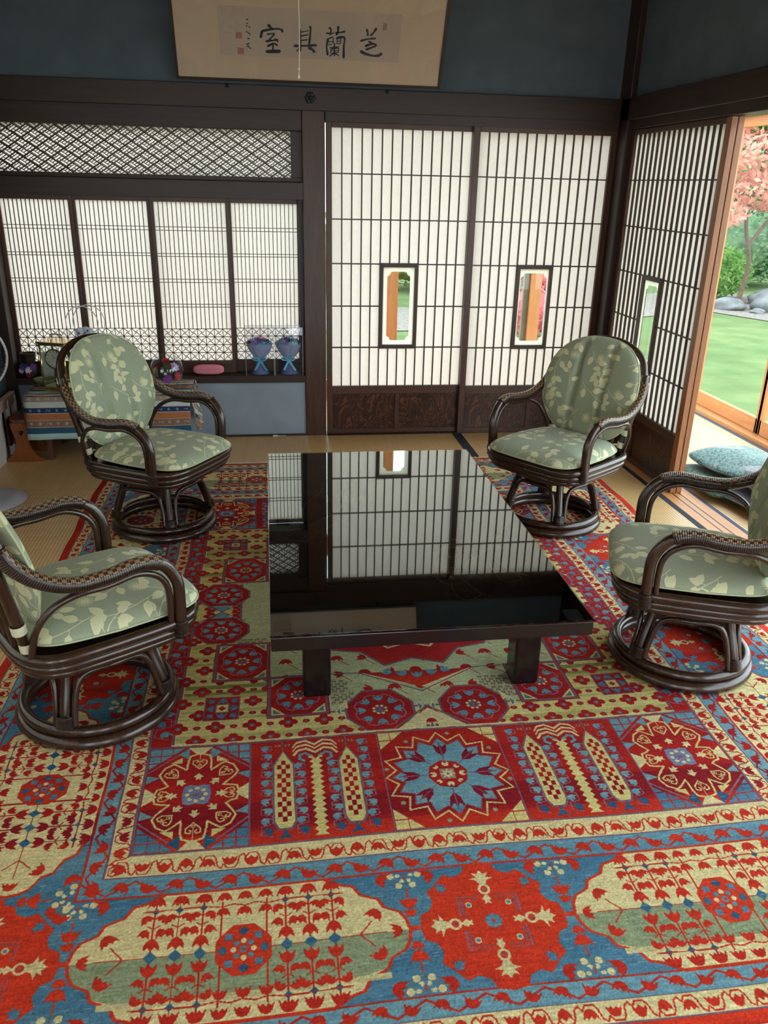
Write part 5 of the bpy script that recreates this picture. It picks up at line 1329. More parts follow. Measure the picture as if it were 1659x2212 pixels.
def flower(mb, c, r, n=6, seed=0, layers=3, up=(0, 0, 1)):
    rs = random.Random(seed); U = Vector(up).normalized(); A = U.orthogonal().normalized(); B = U.cross(A)
    for l in range(layers):
        rr = r*(1-.27*l)
        for k in range(n):
            a = 2*PI*k/n+l*.5+rs.uniform(-.1, .1); d = A*math.cos(a)+B*math.sin(a); s = A*-math.sin(a)+B*math.cos(a)
            p = Vector(c); b = len(mb.v); lift = .25+.3*l
            q = [p+U*r*.05*l, p+d*rr*.55+s*rr*.42+U*rr*lift*.6, p+d*rr+U*rr*lift*1.1, p+d*rr*.55-s*rr*.42+U*rr*lift*.6]
            mb.v += [tuple(x) for x in q]+[tuple(x-U*.0012) for x in q]
            mb.face((b, b+1, b+2, b+3), None, True); mb.face((b+7, b+6, b+5, b+4), None, True)
    mb.ball(c+U*r*.2 if isinstance(c, Vector) else tuple(Vector(c)+U*r*.2), r*.28, 8, 5)
M_CLEAR = glass_thin('clear_glass', (.96, .975, .975), 1.5, .03)
M_FILM = glass_thin('clear_film', (.97, .975, .99), .6, .025)
def fmat(n, c): return plain(n, [min(250, v*1.12+8) for v in c], .7, var=.15, scale=120)
FM = {k: fmat('petal_'+k, c) for k, c in dict(red=(190, 40, 66), crimson=(120, 26, 48), yellow=(196, 176, 92), violet=(130, 62, 150), lilac=(190, 168, 205), white=(214, 210, 222), mint=(176, 222, 212), teal=(104, 176, 196), indigo=(66, 66, 130), periwinkle=(140, 156, 214), green=(58, 84, 60), pink=(214, 150, 176), darkgreen=(40, 56, 46)).items()}
def bowl():
    o = thing('flower_bowl', 'round glass bowl holding preserved flowers on the striped cloth', 'bowl', (-2.775, -.215, .391))
    R = .098
    prof = [(.040*1, .0), (.055, .004)]+[(R*math.sin(a), .092-R*math.cos(a)) for a in np.linspace(.75, 2.55, 18)]+[(.058, .178)]
    MB().lathe([(0, 0)]+prof, n=40).build('glass', M_CLEAR, o)
    MB().ball((0, 0, .07), .052, sq=(1.1, 1.1, .9)).build('moss', FM['darkgreen'], o)
    for k, (c, x, y, z, r) in enumerate((('red', 0, -.02, .150, .030), ('crimson', -.045, -.03, .12, .030), ('yellow', -.058, -.045, .098, .026), ('lilac', .048, -.03, .115, .034), ('red', .060, -.045, .068, .027), ('violet', .010, -.068, .055, .032), ('crimson', .03, .04, .12, .03), ('white', -.02, -.07, .10, .012), ('white', .0, -.078, .085, .01))):
        m = MB(); d = Vector((x, y, z-.07)).normalized(); flower(m, (x, y, z), r, 6, k, 3, d); m.build('flower', FM[c], o)
bowl()
def dish():
    m = MB().lathe([(0, 0), (.035, 0), (.055, .012), (.066, .032), (.063, .032), (.052, .015), (.033, .004), (0, .004)], n=32)
    o = m.build('small_dish', plain('olive_glaze', (120, 118, 70), .25, var=.1, coat=.5), loc=(-3.50, -.14, .391)); tag(o, 'small olive green dish half behind the brass clock', 'dish')
dish()
def bag():
    o = thing('gift_bag', 'clear plastic gift bag with round white handles behind the far left chair', 'bag', (-3.24, -.10, .391))
    m = MB(); W, D, H = .20, .05, .305
    m.v = [(-W, -D, 0), (W, -D, 0), (W, D*.6, 0), (-W, D*.6, 0), (-W*1.05, -D*.4, H), (W*1.05, -D*.5, H), (W*1.0, D*.3, H), (-W*1.0, D*.3, H)]
    for q in ((0, 3, 2, 1), (0, 1, 5, 4), (1, 2, 6, 5), (2, 3, 7, 6), (3, 0, 4, 7)): m.face(q)
    m.build('film', M_FILM, o)
    for y, dx in ((-.028, -.012), (.02, .018)):
        MB().tube([(-.075+dx, y, H-.02), (-.092+dx, y, H+.06), (-.06+dx, y, H+.125), (0+dx, y, H+.15), (.06+dx, y, H+.125), (.092+dx, y, H+.06), (.075+dx, y, H-.02)], .0028, 8).build('handle', plain('clear_tube', (228, 228, 236), .25, var=.02) if y < 0 else bpy.data.materials['clear_tube'], o)
    m = MB(); wt = plain('ribbon_white', (200, 206, 220), .6, var=.06)
    for a, l in ((.4, .05), (2.7, .05), (1.2, .035), (-.5, .045), (3.6, .05)): m.ball((l*.6*math.cos(a), -.04, H+.0+l*.5*math.sin(a)), .022, sq=(1.1, .5, .8))
    m.build('bow', wt, o)
    m = MB()
    for x, z in ((-.03, H-.004), (.02, H+.012), (-.005, H-.01)): m.ball((x, -.054, z), .006, sq=(1, .5, 1))
    m.build('bow_print', FM['indigo'], o)
    m = MB(); m.ball((.0, -.01, .12), .07, sq=(1.3, .5, 1.2)); m.build('contents', wt, o)
bag()
def box_card():
    o = MB().box(-.05, .05, -.03, .0, 0, .15).build('card_box', plain('pale_card', (190, 192, 180), .7, var=.04), loc=(-3.50, .02, .401)); tag(o, 'pale upright card box standing on the shelf behind the brass clock', 'box')
box_card()
def pot():
    o = thing('metal_cup', 'dull metal cup resting on a dark flower ball at the far left of the shelf', 'cup', (-3.625, .03, .487))
    MB().lathe([(0, 0), (.035, 0), (.042, .02), (.045, .055), (.047, .057), (.043, .057), (.040, .02), (.033, .004), (0, .004)], n=28).build('bowl', plain('dull_pewter', (120, 112, 92), .35, metal=.8, var=.1), o)
    p = thing('flower_ornament', 'dark flower ball with violet, white and red blooms on the shelf end', 'ornament', (-3.625, .03, .401))
    MB().lathe([(0, 0), (.03, 0), (.045, .03), (.04, .07), (0, .085)], n=20).build('ball', FM['darkgreen'], p)
    for k, (c, x, z, r) in enumerate((('indigo', -.025, .065, .026), ('violet', .03, .062, .024), ('white', .0, .045, .024), ('lilac', -.04, .04, .018), ('crimson', .005, .018, .024))):
        m = MB(); flower(m, (x, -.04, z), r, 6, k, 3, (x*4, -1, .1)); m.build('flower', FM[c], p)
pot()
def case():
    P = []
    for k in range(40):
        t = 2*PI*k/40; c, s = math.cos(t), math.sin(t); P.append((.096*math.copysign(abs(c)**.62, c), .030*math.copysign(abs(s)**.7, s)))
    m, pp = pillow(P, .03, lambda x, y, z: Vector((x, z-.0, .034+y+(.004 if y > 0 else 0))), top=.55, bot=.55)
    o = thing('glasses_case', 'soft pink pouch lying on the shelf edge', 'case', (-2.545, .012, .401))
    m.build('shell', plain('pink_fabric', (226, 132, 150), .6, var=.05), o)
    MB().bar((-.06, -.018, .037), (.07, -.018, .041), .003, .002, (0, 1, 0)).build('seam', plain('pink_seam', (196, 104, 124), .7), o)
case()
def sheer(n, c):
    m = paper(n, s2l(c)[:3], .6); return m
def bouquet(x, lb, seed):
    o = thing('boxed_bouquet', lb, 'bouquet', (x, .035, .401), group='boxed soap flower bouquets'); rs = random.Random(seed)
    W, D, H = .088, .05, .30
    g = MB(); e = .0008
    g.box(-W, W, -D, -D+e, 0, H).box(-W, W, D-e, D, 0, H).box(-W, -W+e, -D, D, 0, H).box(W-e, W, -D, D, 0, H).box(-W, W, -D, D, H-e, H); g.build('clear_box', M_FILM, o)
    ed = MB()
    for sx in (-W, W):
        for sy in (-D, D): ed.bar((sx, sy, 0), (sx, sy, H), .0016, .0016, (1, 0, 0))
        ed.bar((sx, -D, H), (sx, D, H), .0014, .0014)
    for sy in (-D, D): ed.bar((-W, sy, H), (W, sy, H), .0014, .0014)
    ed.build('box_edge', plain('film_edge', (190, 200, 206), .3, var=.02), o)
    prof = [(.012, .085), (.030, .105), (.062, .145), (.077, .178), (.079, .192), (.073, .194), (.060, .17), (.03, .15)]
    m = MB(); n = 40; b = 0
    for r, z in prof:
        for k in range(n): a = 2*PI*k/n; q = r*(1+.05*math.sin(k*2.2)); m.v.append((q*math.cos(a), q*.62*math.sin(a), z+.006*math.sin(k*1.3)))
    for i in range(len(prof)-1):
        for k in range(n): k2 = (k+1) % n; m.face((i*n+k, i*n+k2, (i+1)*n+k2, (i+1)*n+k), None, True)
    m.build('wrapping', sheer('periwinkle_wrap_%d' % seed, (206, 220, 244)), o)
    m = MB(); n = 24; prof = [(.012, .088), (.026, .05), (.045, .012), (.050, .002)]
    for r, z in prof:
        for k in range(n): a = 2*PI*k/n; q = r*(1+.18*(k % 2)); m.v.append((q*math.cos(a), q*.7*math.sin(a), z))
    for i in range(3):
        for k in range(n): k2 = (k+1) % n; m.face((i*n+k, i*n+k2, (i+1)*n+k2, (i+1)*n+k), None, True)
    m.build('stem_wrap', sheer('blue_film_%d' % seed, (160, 178, 232)), o)
    cols = ['mint', 'mint', 'teal', 'indigo', 'periwinkle', 'lilac', 'pink', 'mint', 'teal', 'indigo', 'violet']; rs.shuffle(cols)
    for k, c in enumerate(cols):
        a = k*2.4; rr = .012+.0048*k; x_, y_ = rr*math.cos(a)*1.05, rr*.6*math.sin(a); z_ = .222-rr*.42
        m = MB(); flower(m, (x_, y_, z_), .033, 6, seed*20+k, 3, (x_*6, y_*6-.25, 1)); m.build('rose', FM[c], o)
    r = MB(); rm = FM['teal'] if seed == 2 else bpy.data.materials.get('ribbon_blue') or plain('ribbon_blue', (70, 170, 206), .4, var=.05)
    r.tube([(0, -.02, .088), (-.022, -.028, .108), (-.042, -.026, .106), (-.038, -.026, .094), (0, -.02, .088)], .005, 6).tube([(0, -.02, .088), (.02, -.028, .110), (.036, -.026, .104), (.03, -.026, .092), (0, -.02, .088)], .005, 6)
    r.bar((0, -.026, .088), (-.032, -.034, .030), .012, .0012, (0, 1, 0)).bar((0, -.026, .088), (.042, -.036, .028), .013, .0012, (0, 1, 0)); r.build('ribbon', rm, o)
bouquet(-2.222, 'boxed blue flower bouquet on the shelf, nearer the pink pouch', 1); bouquet(-2.040, 'boxed blue flower bouquet on the shelf, nearer the brown pillar', 2)
def socket():
    o = thing('floor_socket', 'small white plug lying at the foot of the plaster wall', 'plug', (-2.14, -.045, .003))
    w = plain('white_plastic', (205, 200, 190), .4, var=.02); m = MB(); m.box(-.016, .016, -.008, .008, 0, .011).build('body', w, o, .003)
    MB().tube([(.016, 0, .005), (.04, .004, .004), (.07, .008, .003)], .002, 6).build('cable', w, o)
socket()

# ---------------------------------------------------------------- stool, white bench, fan
def stool():
    o = thing('wooden_stool', 'small brown wooden stool with heart cut-out beside the striped cloth', 'stool', (-3.592, -.335, 0))
    mt = wood('orange_brown_wood', (116, 62, 26), (152, 86, 40), 'Z', rough=.3, coat=.3); mt2 = wood('red_brown_seat', (84, 44, 26), (120, 66, 40), 'Y', rough=.3, coat=.3)
    P = [(.068*math.copysign(abs(math.cos(t))**.75, math.cos(t)), .13*math.copysign(abs(math.sin(t))**.75, math.sin(t))) for t in np.linspace(0, 2*PI, 33)[:-1]]
    MB().prism(P, .232, .255).build('seat', mt2, o, .006)
    hs = [(.0, -.022), (.013, -.004), (.014, .006), (.007, .011), (0, .006), (-.007, .011), (-.014, .006), (-.013, -.004)]
    R = Matrix(((1, 0, 0, 0), (0, 0, -1, 0), (0, 1, 0, 0), (0, 0, 0, 1)))
    side = [(0, 0), (.098, 0), (.098, .018), (.070, .035), (.045, .075), (.034, .115), (.036, .15), (.050, .19), (.056, .232)]
    out = [(x, z) for x, z in side[1:]]+[(-x, z) for x, z in side[:0:-1]]
    for y in (-.112, .095):
        # outline ring around the heart: build two faces of quads out to the outline
        pl = [(x, z) for x, z in out]; hc = (0, .178); hn = 48
        def at(ring, an, cx, cz):
            best = None; n = len(ring); dx, dz = math.cos(an), math.sin(an)
            for i in range(n):
                x1, z1 = ring[i][0]-cx, ring[i][1]-cz; x2, z2 = ring[(i+1) % n][0]-cx, ring[(i+1) % n][1]-cz
                den = dx*(z2-z1)-dz*(x2-x1)
                if abs(den) < 1e-12: continue
                t = (x1*(z2-z1)-z1*(x2-x1))/den; u = (x1*dz-z1*dx)/den
                if t > 0 and -1e-6 <= u <= 1+1e-6: best = t if best is None else min(best, t)
            return (cx+dx*(best or .01), cz+dz*(best or .01))
        m = MB(); heart = [(x, .178+z) for x, z in hs]; up = [(x, z) for x, z in pl if z > .11]
        top = [(-.036, .14), (.036, .14), (.050, .19), (.056, .232), (-.056, .232), (-.050, .19)]
        for yy in (y, y+.02):
            b = len(m.v)
            for k in range(hn):
                an = 2*PI*k/hn; p = at(heart, an, 0, .178); q = at(top, an, 0, .178); m.v += [(p[0], yy, p[1]), (q[0], yy, q[1])]
            for k in range(hn): k2 = (k+1) % hn; m.face((b+2*k, b+2*k2, b+2*k2+1, b+2*k+1))
        for k in range(hn): k2 = (k+1) % hn; m.face((2*k, 2*k2, 2*hn+2*k2, 2*hn+2*k)); m.face((2*k+1, 2*k2+1, 2*hn+2*k2+1, 2*hn+2*k+1))
        low = [(x, z) for x, z in pl if z <= .1151]; low = [(.098, 0), (.098, .018), (.070, .035), (.045, .075), (.034, .115), (.036, .14), (-.036, .14), (-.034, .115), (-.045, .075), (-.070, .035), (-.098, .018), (-.098, 0)]
        b = len(m.v); n = len(low)
        half = n//2
        m.v += [(x, y, z) for x, z in low]+[(x, y+.02, z) for x, z in low]
        for i in range(half-1):
            j = n-1-i; m.face((b+i, b+i+1, b+j-1, b+j)); m.face((b+n+i, b+n+j, b+n+j-1, b+n+i+1))
        for i in range(n): i2 = (i+1) % n; m.face((b+i, b+n+i, b+n+i2, b+i2))
        m.build('end_board', mt, o)
    MB().box(-.012, .012, -.095, .097, .09, .13).build('stretcher', mt, o, .002)
stool()
def bench():
    o = thing('white_bench', 'low white painted bench with pinkish top rail along the left edge', 'bench', (-3.70, -.60, 0))
    w = plain('off_white_paint', (206, 200, 196), .6, var=.03); r = plain('pinkish_rail', (178, 150, 138), .55, var=.06)
    MB().box(-.015, .015, -.22, .46, .285, .350).build('top_rail', r, o, .004)
    MB().box(-.018, .006, -.22, .20, .0, .285).build('side_panel', w, o, .003)
    for y in (.30, .44): MB().box(-.012, .020, y-.014, y+.014, 0, .33).build('post', w, o, .003)
    t = MB(); n = 14
    for j in range(9):
        for i in range(n+1): t.v.append((.024+.006*math.sin(i*1.1+j*.3), .17+.008*i*(1-.05*j)+.01*j/9, .245-.018*j-(.02*math.sin(i/n*PI) if j == 8 else 0)))
    for j in range(8):
        for i in range(n): a = j*(n+1)+i; t.face((a, a+1, a+n+2, a+n+1), None, True)
    ob = t.build('draped_cloth', plain('brown_cloth', (74, 48, 42), .9, var=.15, scale=60), None, loc=(-3.70, -.60, 0)); md = ob.modifiers.new('thickness', 'SOLIDIFY'); md.thickness = .006
    tag(ob, 'dark brown cloth hanging on the white bench beside the stool', 'cloth')
bench()
def fan():
    o = thing('electric_fan', 'black electric fan with white grille rim and grey round base at the left edge', 'fan', (-3.592, -1.09, 0), math.atan2(-.95, .55)+PI/2)
    gb = plain('grey_base_plastic', (176, 180, 190), .35, var=.02); bk = plain('black_plastic', (22, 24, 28), .35); wt = plain('white_rim', (222, 222, 224), .35, var=.02)
    MB().lathe([(0, 0), (.168, 0), (.173, .006), (.168, .016), (.10, .024), (0, .028)], n=56).build('base', gb, o)
    MB().tube([(0, .02, .02), (0, .02, .66)], .013, 12, smooth=0).build('pole', bk, o)
    M = Matrix.Translation((0, -.03, .745)) @ Matrix.Rotation(PI/2, 4, 'X')
    MB().lathe([(0, -.07), (.035, -.07), (.045, -.03), (.045, .0), (0, .0)], n=28, M=M).build('motor', bk, o)
    MB().lathe([(.168+.006*math.cos(a), .03+.009*math.sin(a)) for a in np.linspace(0, 2*PI, 13)], n=56, M=M).build('rim', wt, o)
    g = MB()
    for k in range(60):
        a = 2*PI*k/60; g.tube([M @ Vector((.035*math.cos(a), .035*math.sin(a), .07)), M @ Vector((.11*math.cos(a+.1), .11*math.sin(a+.1), .066)), M @ Vector((.168*math.cos(a+.2), .168*math.sin(a+.2), .033))], .0013, 5, smooth=3)
        g.tube([M @ Vector((.045*math.cos(a), .045*math.sin(a), -.02)), M @ Vector((.12*math.cos(a), .12*math.sin(a), -.018)), M @ Vector((.168*math.cos(a), .168*math.sin(a), .028))], .0013, 5, smooth=3)
    gr = g.build('grille', bk, o)
    MB().lathe([(0, .074), (.03, .074), (.036, .066), (0, .066)], n=28, M=M).build('grille_cap', bk, o)
    for k in range(5):
        b = MB(); n = 8
        for i in range(n+1):
            r = .03+.125*i/n; wv = .28+.5*(i/n)*(1-.3*i/n)
            for s in (0, 1): a = k*2*PI/5+s*wv+i*.04; b.v.append(tuple(M @ Vector((r*math.cos(a), r*math.sin(a), .015+.022*(s-.5)))))
        for i in range(n): b.face((2*i, 2*i+1, 2*i+3, 2*i+2), None, True)
        bo = b.build('blade', plain('smoky_blade', (60, 66, 78), .3) if k == 0 else bpy.data.materials['smoky_blade'], o); md = bo.modifiers.new('thickness', 'SOLIDIFY'); md.thickness = .002
fan()

# ---------------------------------------------------------------- floor cushions on the veranda
def zab_mat(name, a, b, c):
    m, t, out = newmat(name); bs = node(t, 'ShaderNodeBsdfPrincipled', ins={'Roughness': .7, 'Sheen Weight': .2}); tc = node(t, 'ShaderNodeTexCoord')
    v = node(t, 'ShaderNodeTexVoronoi', ins={'Scale': 42}); n = node(t, 'ShaderNodeTexNoise', ins={'Scale': 9, 'Detail': 2}); n2 = node(t, 'ShaderNodeTexNoise', ins={'Scale': 70, 'Detail': 1, 'Distortion': 1})
    for x in (v, n, n2): t.links.new(tc.outputs['Object'], x.inputs['Vector'])
    r1 = ramp(t, [(.44, s2l(b)), (.5, s2l(a))]); t.links.new(n2.outputs['Fac'], r1.inputs[0])
    r2 = ramp(t, [(.60, (0, 0, 0, 1)), (.66, (1, 1, 1, 1))]); t.links.new(n.outputs['Fac'], r2.inputs[0])
    r3 = ramp(t, [(.2, s2l(c)), (.5, s2l([x*.8 for x in c]))]); t.links.new(v.outputs['Distance'], r3.inputs[0])
    mx = node(t, 'ShaderNodeMix', data_type='RGBA'); t.links.new(r2.outputs[0], mx.inputs[0]); t.links.new(r1.outputs[0], mx.inputs[6]); t.links.new(r3.outputs[0], mx.inputs[7]); t.links.new(mx.outputs[2], bs.inputs['Base Color']); t.links.new(bs.outputs[0], out.inputs[0]); return m
ZM = [zab_mat('teal_brocade', (96, 136, 128), (40, 70, 72), (170, 170, 176)), zab_mat('navy_brocade', (52, 62, 84), (26, 34, 52), (150, 130, 120)), zab_mat('green_brocade', (90, 128, 110), (46, 74, 68), (176, 150, 130))]
for (x, y, z, rz, mi, s, lb) in ((.48, -1.52, .0, .12, 1, 1.0, 'dark navy floor cushion, lowest of the veranda stack'), (.40, -1.20, .0, -.05, 2, .96, 'green floor cushion lying flat nearest the parked shoji edge'),
                                 (.53, -1.50, .085, -.10, 1, .94, 'navy and silver floor cushion in the middle of the veranda stack'), (.50, -1.16, .085, .22, 0, 1.0, 'teal brocade floor cushion on top, slumped toward the window')):
    P = [(p[0], p[1]) for p in rrect(.25*s, .26*s, .26*s, 0, 64, 6)]
    fr_ = lambda x_, y_, z_, k=rz: Vector((x_, y_, .048+z_*(1+.25*math.sin(x_*14+k*9))+.014*math.sin(y_*9+k*20)*(1 if mi == 0 else .4)))
    m, pp = pillow(P, .052, fr_, top=1, bot=.8)
    o = thing('floor_cushion', lb, 'cushion', (x, y, z-.004), rz, group='zabuton floor cushions on the veranda'); m.build('cover', ZM[mi], o)
    MB().tube(pp, .003, 5, closed=True, smooth=0).build('piping', ZM[2], o)

# ---------------------------------------------------------------- garden
def lawn_mat():
    m, t, out = newmat('lawn'); b = node(t, 'ShaderNodeBsdfPrincipled', ins={'Roughness': .95, 'Specular IOR Level': .1}); tc = node(t, 'ShaderNodeTexCoord')
    n = node(t, 'ShaderNodeTexNoise', ins={'Scale': 1.4, 'Detail': 8, 'Roughness': .65}); t.links.new(tc.outputs['Object'], n.inputs['Vector'])
    r = ramp(t, [(.3, s2l((78, 94, 56))), (.55, s2l((94, 110, 68))), (.75, s2l((118, 122, 80)))]); t.links.new(n.outputs['Fac'], r.inputs[0]); t.links.new(r.outputs[0], b.inputs['Base Color']); t.links.new(b.outputs[0], out.inputs[0]); return m
GZ0 = -.45
g = MB(); g.v = [(-14, -12, GZ0), (34, -12, GZ0), (34, 40, GZ0), (-14, 40, GZ0)]; g.face((0, 1, 2, 3)); g.build('lawn', lawn_mat(), kind=S)
ap = plain('pale_bounce_gravel', (168, 164, 158), .95, var=.15, scale=60, bump=.3)
MB().box(-6, 2.1, 1.15, 2.3, GZ0-.05, GZ0+.02).box(1.20, 2.1, -9, 1.15, GZ0-.05, GZ0+.02).build('bounce_apron', ap, kind=S)  # unseen pale ground, added to bounce sky light into the house
M_GRAV = plain('garden_gravel', (118, 108, 100), .95, var=.35, scale=14, bump=.4)
p = MB(); pp_ = [(-6, 6.8), (-1.0, 6.7), (.6, 6.7), (2.4, 7.2), (4.4, 8.2), (5.7, 8.75), (6.2, 7.6), (5.6, 5.5), (7.0, 3.5), (9.5, 4.5), (9.2, 8.0), (8.6, 10.9), (6.6, 11.6), (4.2, 10.8), (1.5, 9.4), (-1, 8.9), (-6, 8.8)]
p.v = [(x, y, GZ0+.012) for x, y in pp_]; p.face(tuple(range(len(pp_)))); p.build('garden_path', M_GRAV, kind=S)
def leaf_mat(name, c1, c2, tl=.35):
    m, t, out = newmat(name); tc = node(t, 'ShaderNodeTexCoord'); n = node(t, 'ShaderNodeTexNoise', ins={'Scale': 3.5, 'Detail': 5}); t.links.new(tc.outputs['Object'], n.inputs['Vector'])
    r = ramp(t, [(.35, s2l(c1)), (.65, s2l(c2))]); t.links.new(n.outputs['Fac'], r.inputs[0]); d = node(t, 'ShaderNodeBsdfDiffuse'); tr_ = node(t, 'ShaderNodeBsdfTranslucent'); t.links.new(r.outputs[0], d.inputs[0]); t.links.new(r.outputs[0], tr_.inputs[0])
    mx = node(t, 'ShaderNodeMixShader', ins={0: tl}); t.links.new(d.outputs[0], mx.inputs[1]); t.links.new(tr_.outputs[0], mx.inputs[2]); t.links.new(mx.outputs[0], out.inputs[0]); return m
LM = {'green': leaf_mat('fresh_green_leaves', (84, 126, 66), (138, 172, 98)), 'dark': leaf_mat('blue_green_leaves', (92, 126, 90), (140, 168, 126)), 'red': leaf_mat('red_maple_leaves', (196, 122, 108), (226, 172, 150)), 'pink': leaf_mat('pink_azalea', (196, 100, 108), (232, 146, 148)), 'olive': leaf_mat('olive_leaves', (128, 132, 78), (178, 176, 110)), 'pine': leaf_mat('juniper', (70, 116, 92), (112, 156, 124))}
M_BARK = plain('garden_bark', (92, 74, 60), .9, var=.3, scale=20, bump=.5)
def plant(name, label, cat, x, y, blobs, mat, n, ls, seed, trunk=None, core=True):
    o = thing(name, label, cat, (x, y, GZ0)); rs = random.Random(seed); m = MB()
    tot = sum(b[3]**2 for b in blobs)
    for (bx, by, bz, r, sz) in blobs:
        k = int(n*r*r/tot)
        for _ in range(k):
            u = Vector((rs.gauss(0, 1), rs.gauss(0, 1), rs.gauss(0, 1))).normalized(); q = r*rs.uniform(.72, 1.06)
            c = Vector((bx+u.x*q, by+u.y*q, bz+u.z*q*sz))
            if c.z < .01: continue
            a = Vector((rs.gauss(0, 1), rs.gauss(0, 1), rs.gauss(0, .6))).normalized(); b_ = u.cross(a)
            if b_.length < .01: continue
            b_.normalize(); l = ls*rs.uniform(.6, 1.3); i = len(m.v); m.v += [tuple(c-a*l), tuple(c+b_*l*.45), tuple(c+a*l), tuple(c-b_*l*.45)]; m.face((i, i+1, i+2, i+3))
        if core: m.ball((bx, by, bz), r*.80, 10, 7, (1, 1, sz))
    m.build('foliage', mat, o)
    if trunk:
        t = MB()
        for T in trunk: t.tube(T[0], (lambda f, r0=T[1]: r0*(1-.6*f)), 8)
        t.build('trunk', M_BARK, o)
plant('maple_tree', 'red leaved maple spreading over the lawn beyond the right window', 'tree', 6.5, 9.2, [(-.7, -.2, 1.65, .45, .5), (.2, 0, 2.05, .7, .5), (.9, .3, 1.9, .5, .5), (-.2, .2, 2.6, .8, .55), (.9, -.1, 2.8, .8, .5), (-.9, .1, 3.2, .7, .5), (.1, .2, 3.6, .9, .5), (1.6, .2, 2.3, .7, .5), (1.6, .3, 3.4, .8, .5), (-.5, .3, 4.2, .9, .5)], LM['red'], 8500, .07, 3, [([(0, 0, 0), (.1, 0, .8), (-.1, 0, 1.6), (.1, .1, 2.6), (0, 0, 3.6)], .05), ([(0, 0, 1.1), (.5, .1, 1.7), (.9, .2, 2.2)], .04)], core=False)
plant('round_shrub', 'clipped yellow green shrub behind the garden rocks', 'shrub', 6.55, 10.4, [(0, 0, .55, .62, .95), (.5, .3, .5, .5, .9)], LM['green'], 3500, .05, 5)
plant('sapling', 'thin green leaved sapling mixed into the right of the maple', 'tree', 8.9, 11.3, [(0, 0, 1.7, .55, .7), (.5, .1, 2.3, .5, .7), (-.3, .1, 2.7, .4, .7), (.9, .2, 1.5, .5, .7)], LM['green'], 2200, .07, 21, [([(0, 0, 0), (.1, 0, 1.2), (0, 0, 2.5)], .03)], core=False)
plant('broad_shrub', 'broad blue green shrub behind the clipped one', 'shrub', 8.4, 12.9, [(0, 0, .9, 1.0, .9), (.9, .2, .8, .8, .9), (-.9, .6, 1.0, .9, .9)], LM['dark'], 4500, .07, 6)
plant('leafy_tree', 'bright green tree rising behind the maple', 'tree', 10.6, 16.0, [(0, 0, 2.4, 1.2, .7), (1.3, .2, 2.9, 1.1, .7), (-1.2, .5, 3.2, 1.1, .8), (.3, .3, 4.2, 1.4, .8), (1.8, 0, 1.7, .9, .7)], LM['green'], 7000, .10, 7, [([(0, 0, 0), (.1, 0, 1.2), (0, 0, 2.6)], .12)])
plant('hedge_tree', 'pale green trees closing the garden at the back', 'tree', 10.5, 19.5, [(3.5, 0, 7, 3, 1), (-1, 0, 7, 2.6, 1), (7.5, 0, 6.5, 3, 1), (0, 0, 1.5, 1.8, .9), (-2.4, .5, 1.8, 1.8, .9), (.5, .6, 3.6, 1.9, .9), (2.6, .6, 1.6, 1.7, .9), (-2.2, 1, 4.2, 2, .9), (5.5, 1, 1.8, 2.2, 1), (5, 1, 5, 2.4, 1), (8.5, 0, 3, 2.6, 1.1)], LM['dark'], 16000, .14, 8)
plant('creeping_juniper', 'low blue green juniper beside the garden path', 'shrub', 8.1, 7.2, [(0, 0, .14, .55, .5), (.6, -.3, .14, .5, .5), (-.3, .5, .12, .4, .5), (.9, .4, .16, .5, .5)], LM['pine'], 4000, .06, 9)
plant('garden_shrub', 'rounded green bush with dark foot beyond the left viewing window', 'shrub', -.1, 9.6, [(0, 0, .95, .50, .75), (.45, .1, 1.15, .42, .7), (-.4, .2, 1.2, .5, .7), (.1, .1, 1.6, .5, .7)], LM['green'], 4000, .055, 10, [([(0, 0, 0), (.05, 0, .4), (0, 0, .9)], .05), ([(.02, 0, .3), (.25, 0, .6), (.4, .1, .95)], .03)])
plant('azalea_bush', 'pink flowering azalea seen through the right viewing window', 'shrub', 1.75, 5.7, [(-.35, 0, .45, .42, .9), (.25, .1, .5, .45, .9), (-.1, .2, .95, .42, .8), (.5, .2, 1.05, .40, .8), (-.5, .3, 1.1, .4, .8), (-.95, .3, .5, .45, .9), (-.9, .4, 1.05, .42, .9), (.9, .4, .5, .45, .9)], LM['pink'], 7000, .035, 11)
plant('lily_clump', 'clump of long green leaves under the pink azalea', 'plant', 1.62, 5.15, [(0, 0, .08, .16, 1.1), (.18, .05, .08, .14, 1.1)], LM['green'], 500, .10, 12, core=False)
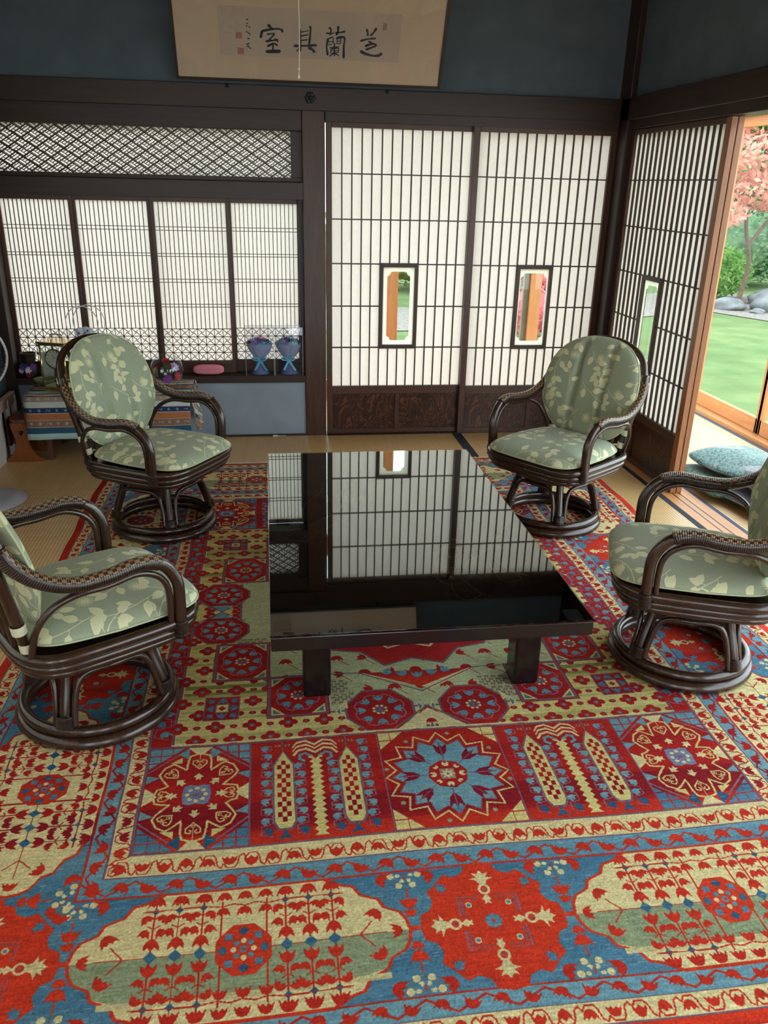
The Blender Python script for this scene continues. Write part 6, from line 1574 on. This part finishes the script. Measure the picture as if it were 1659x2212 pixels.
plant('olive_bush', 'dull olive bushes at the far side of the gravel', 'shrub', -.8, 11.5, [(0, 0, .7, .9, .8), (1.6, .4, .8, 1.0, .8), (-1.6, .4, .9, 1, .8), (3.2, 1, .9, 1.1, .8)], LM['olive'], 5000, .07, 13)
M_ROCK = plain('garden_stone', (108, 108, 108), .9, var=.3, scale=5, bump=.6); M_ROCK2 = plain('green_stone', (84, 100, 92), .9, var=.25, scale=6, bump=.6)
for k, (x, y, r, sq, lb, mt) in enumerate(((6.05, 9.75, .28, (1, .7, 1.0), 'upright greenish rock at the near end of the row', M_ROCK2), (6.25, 9.05, .26, (1.2, .8, .55), 'flat grey rock lying lowest before the green rock', M_ROCK), (6.95, 8.75, .34, (1.1, .8, .6), 'large pale grey rock in the middle of the row', M_ROCK), (7.45, 9.75, .28, (1.3, .8, .6), 'rounded grey rock just behind the large pale one', M_ROCK),
                                           (7.9, 10.2, .28, (1.5, .7, .55), 'long low rock toward the juniper', M_ROCK), (8.6, 10.4, .3, (1.4, .8, .55), 'dark grey rock farthest to the right of the row', M_ROCK), (5.75, 9.35, .16, (1.2, .9, .7), 'small stone by the maple foot', M_ROCK), (6.55, 8.55, .12, (1.2, 1, .5), 'little stone at the edge of the lawn', M_ROCK))):
    rs = random.Random(k); bm = bmesh.new(); bmesh.ops.create_icosphere(bm, subdivisions=3, radius=r)
    ph = [rs.uniform(0, 6) for _ in range(6)]
    for v in bm.verts:
        c = v.co/r; d = 1+.13*math.sin(3*c.x+ph[0])*math.cos(2.6*c.y+ph[1])+.08*math.sin(6*c.z+ph[2]+3*c.x)+.05*math.sin(9*c.y+ph[3]); v.co = Vector((c.x*sq[0], c.y*sq[1], c.z*sq[2]))*r*d
    me = bpy.data.meshes.new('garden_rock'); bm.to_mesh(me); bm.free(); me.materials.append(mt); me.polygons.foreach_set('use_smooth', [True]*len(me.polygons))
    o = bpy.data.objects.new('garden_rock', me); COL.objects.link(o); o.location = (x, y, GZ0+r*sq[2]*.55); o.rotation_euler = (0, 0, rs.uniform(0, 3)); tag(o, lb, 'rock', 'rocks along the lawn edge')
# a low bank of rough ground behind the gravel
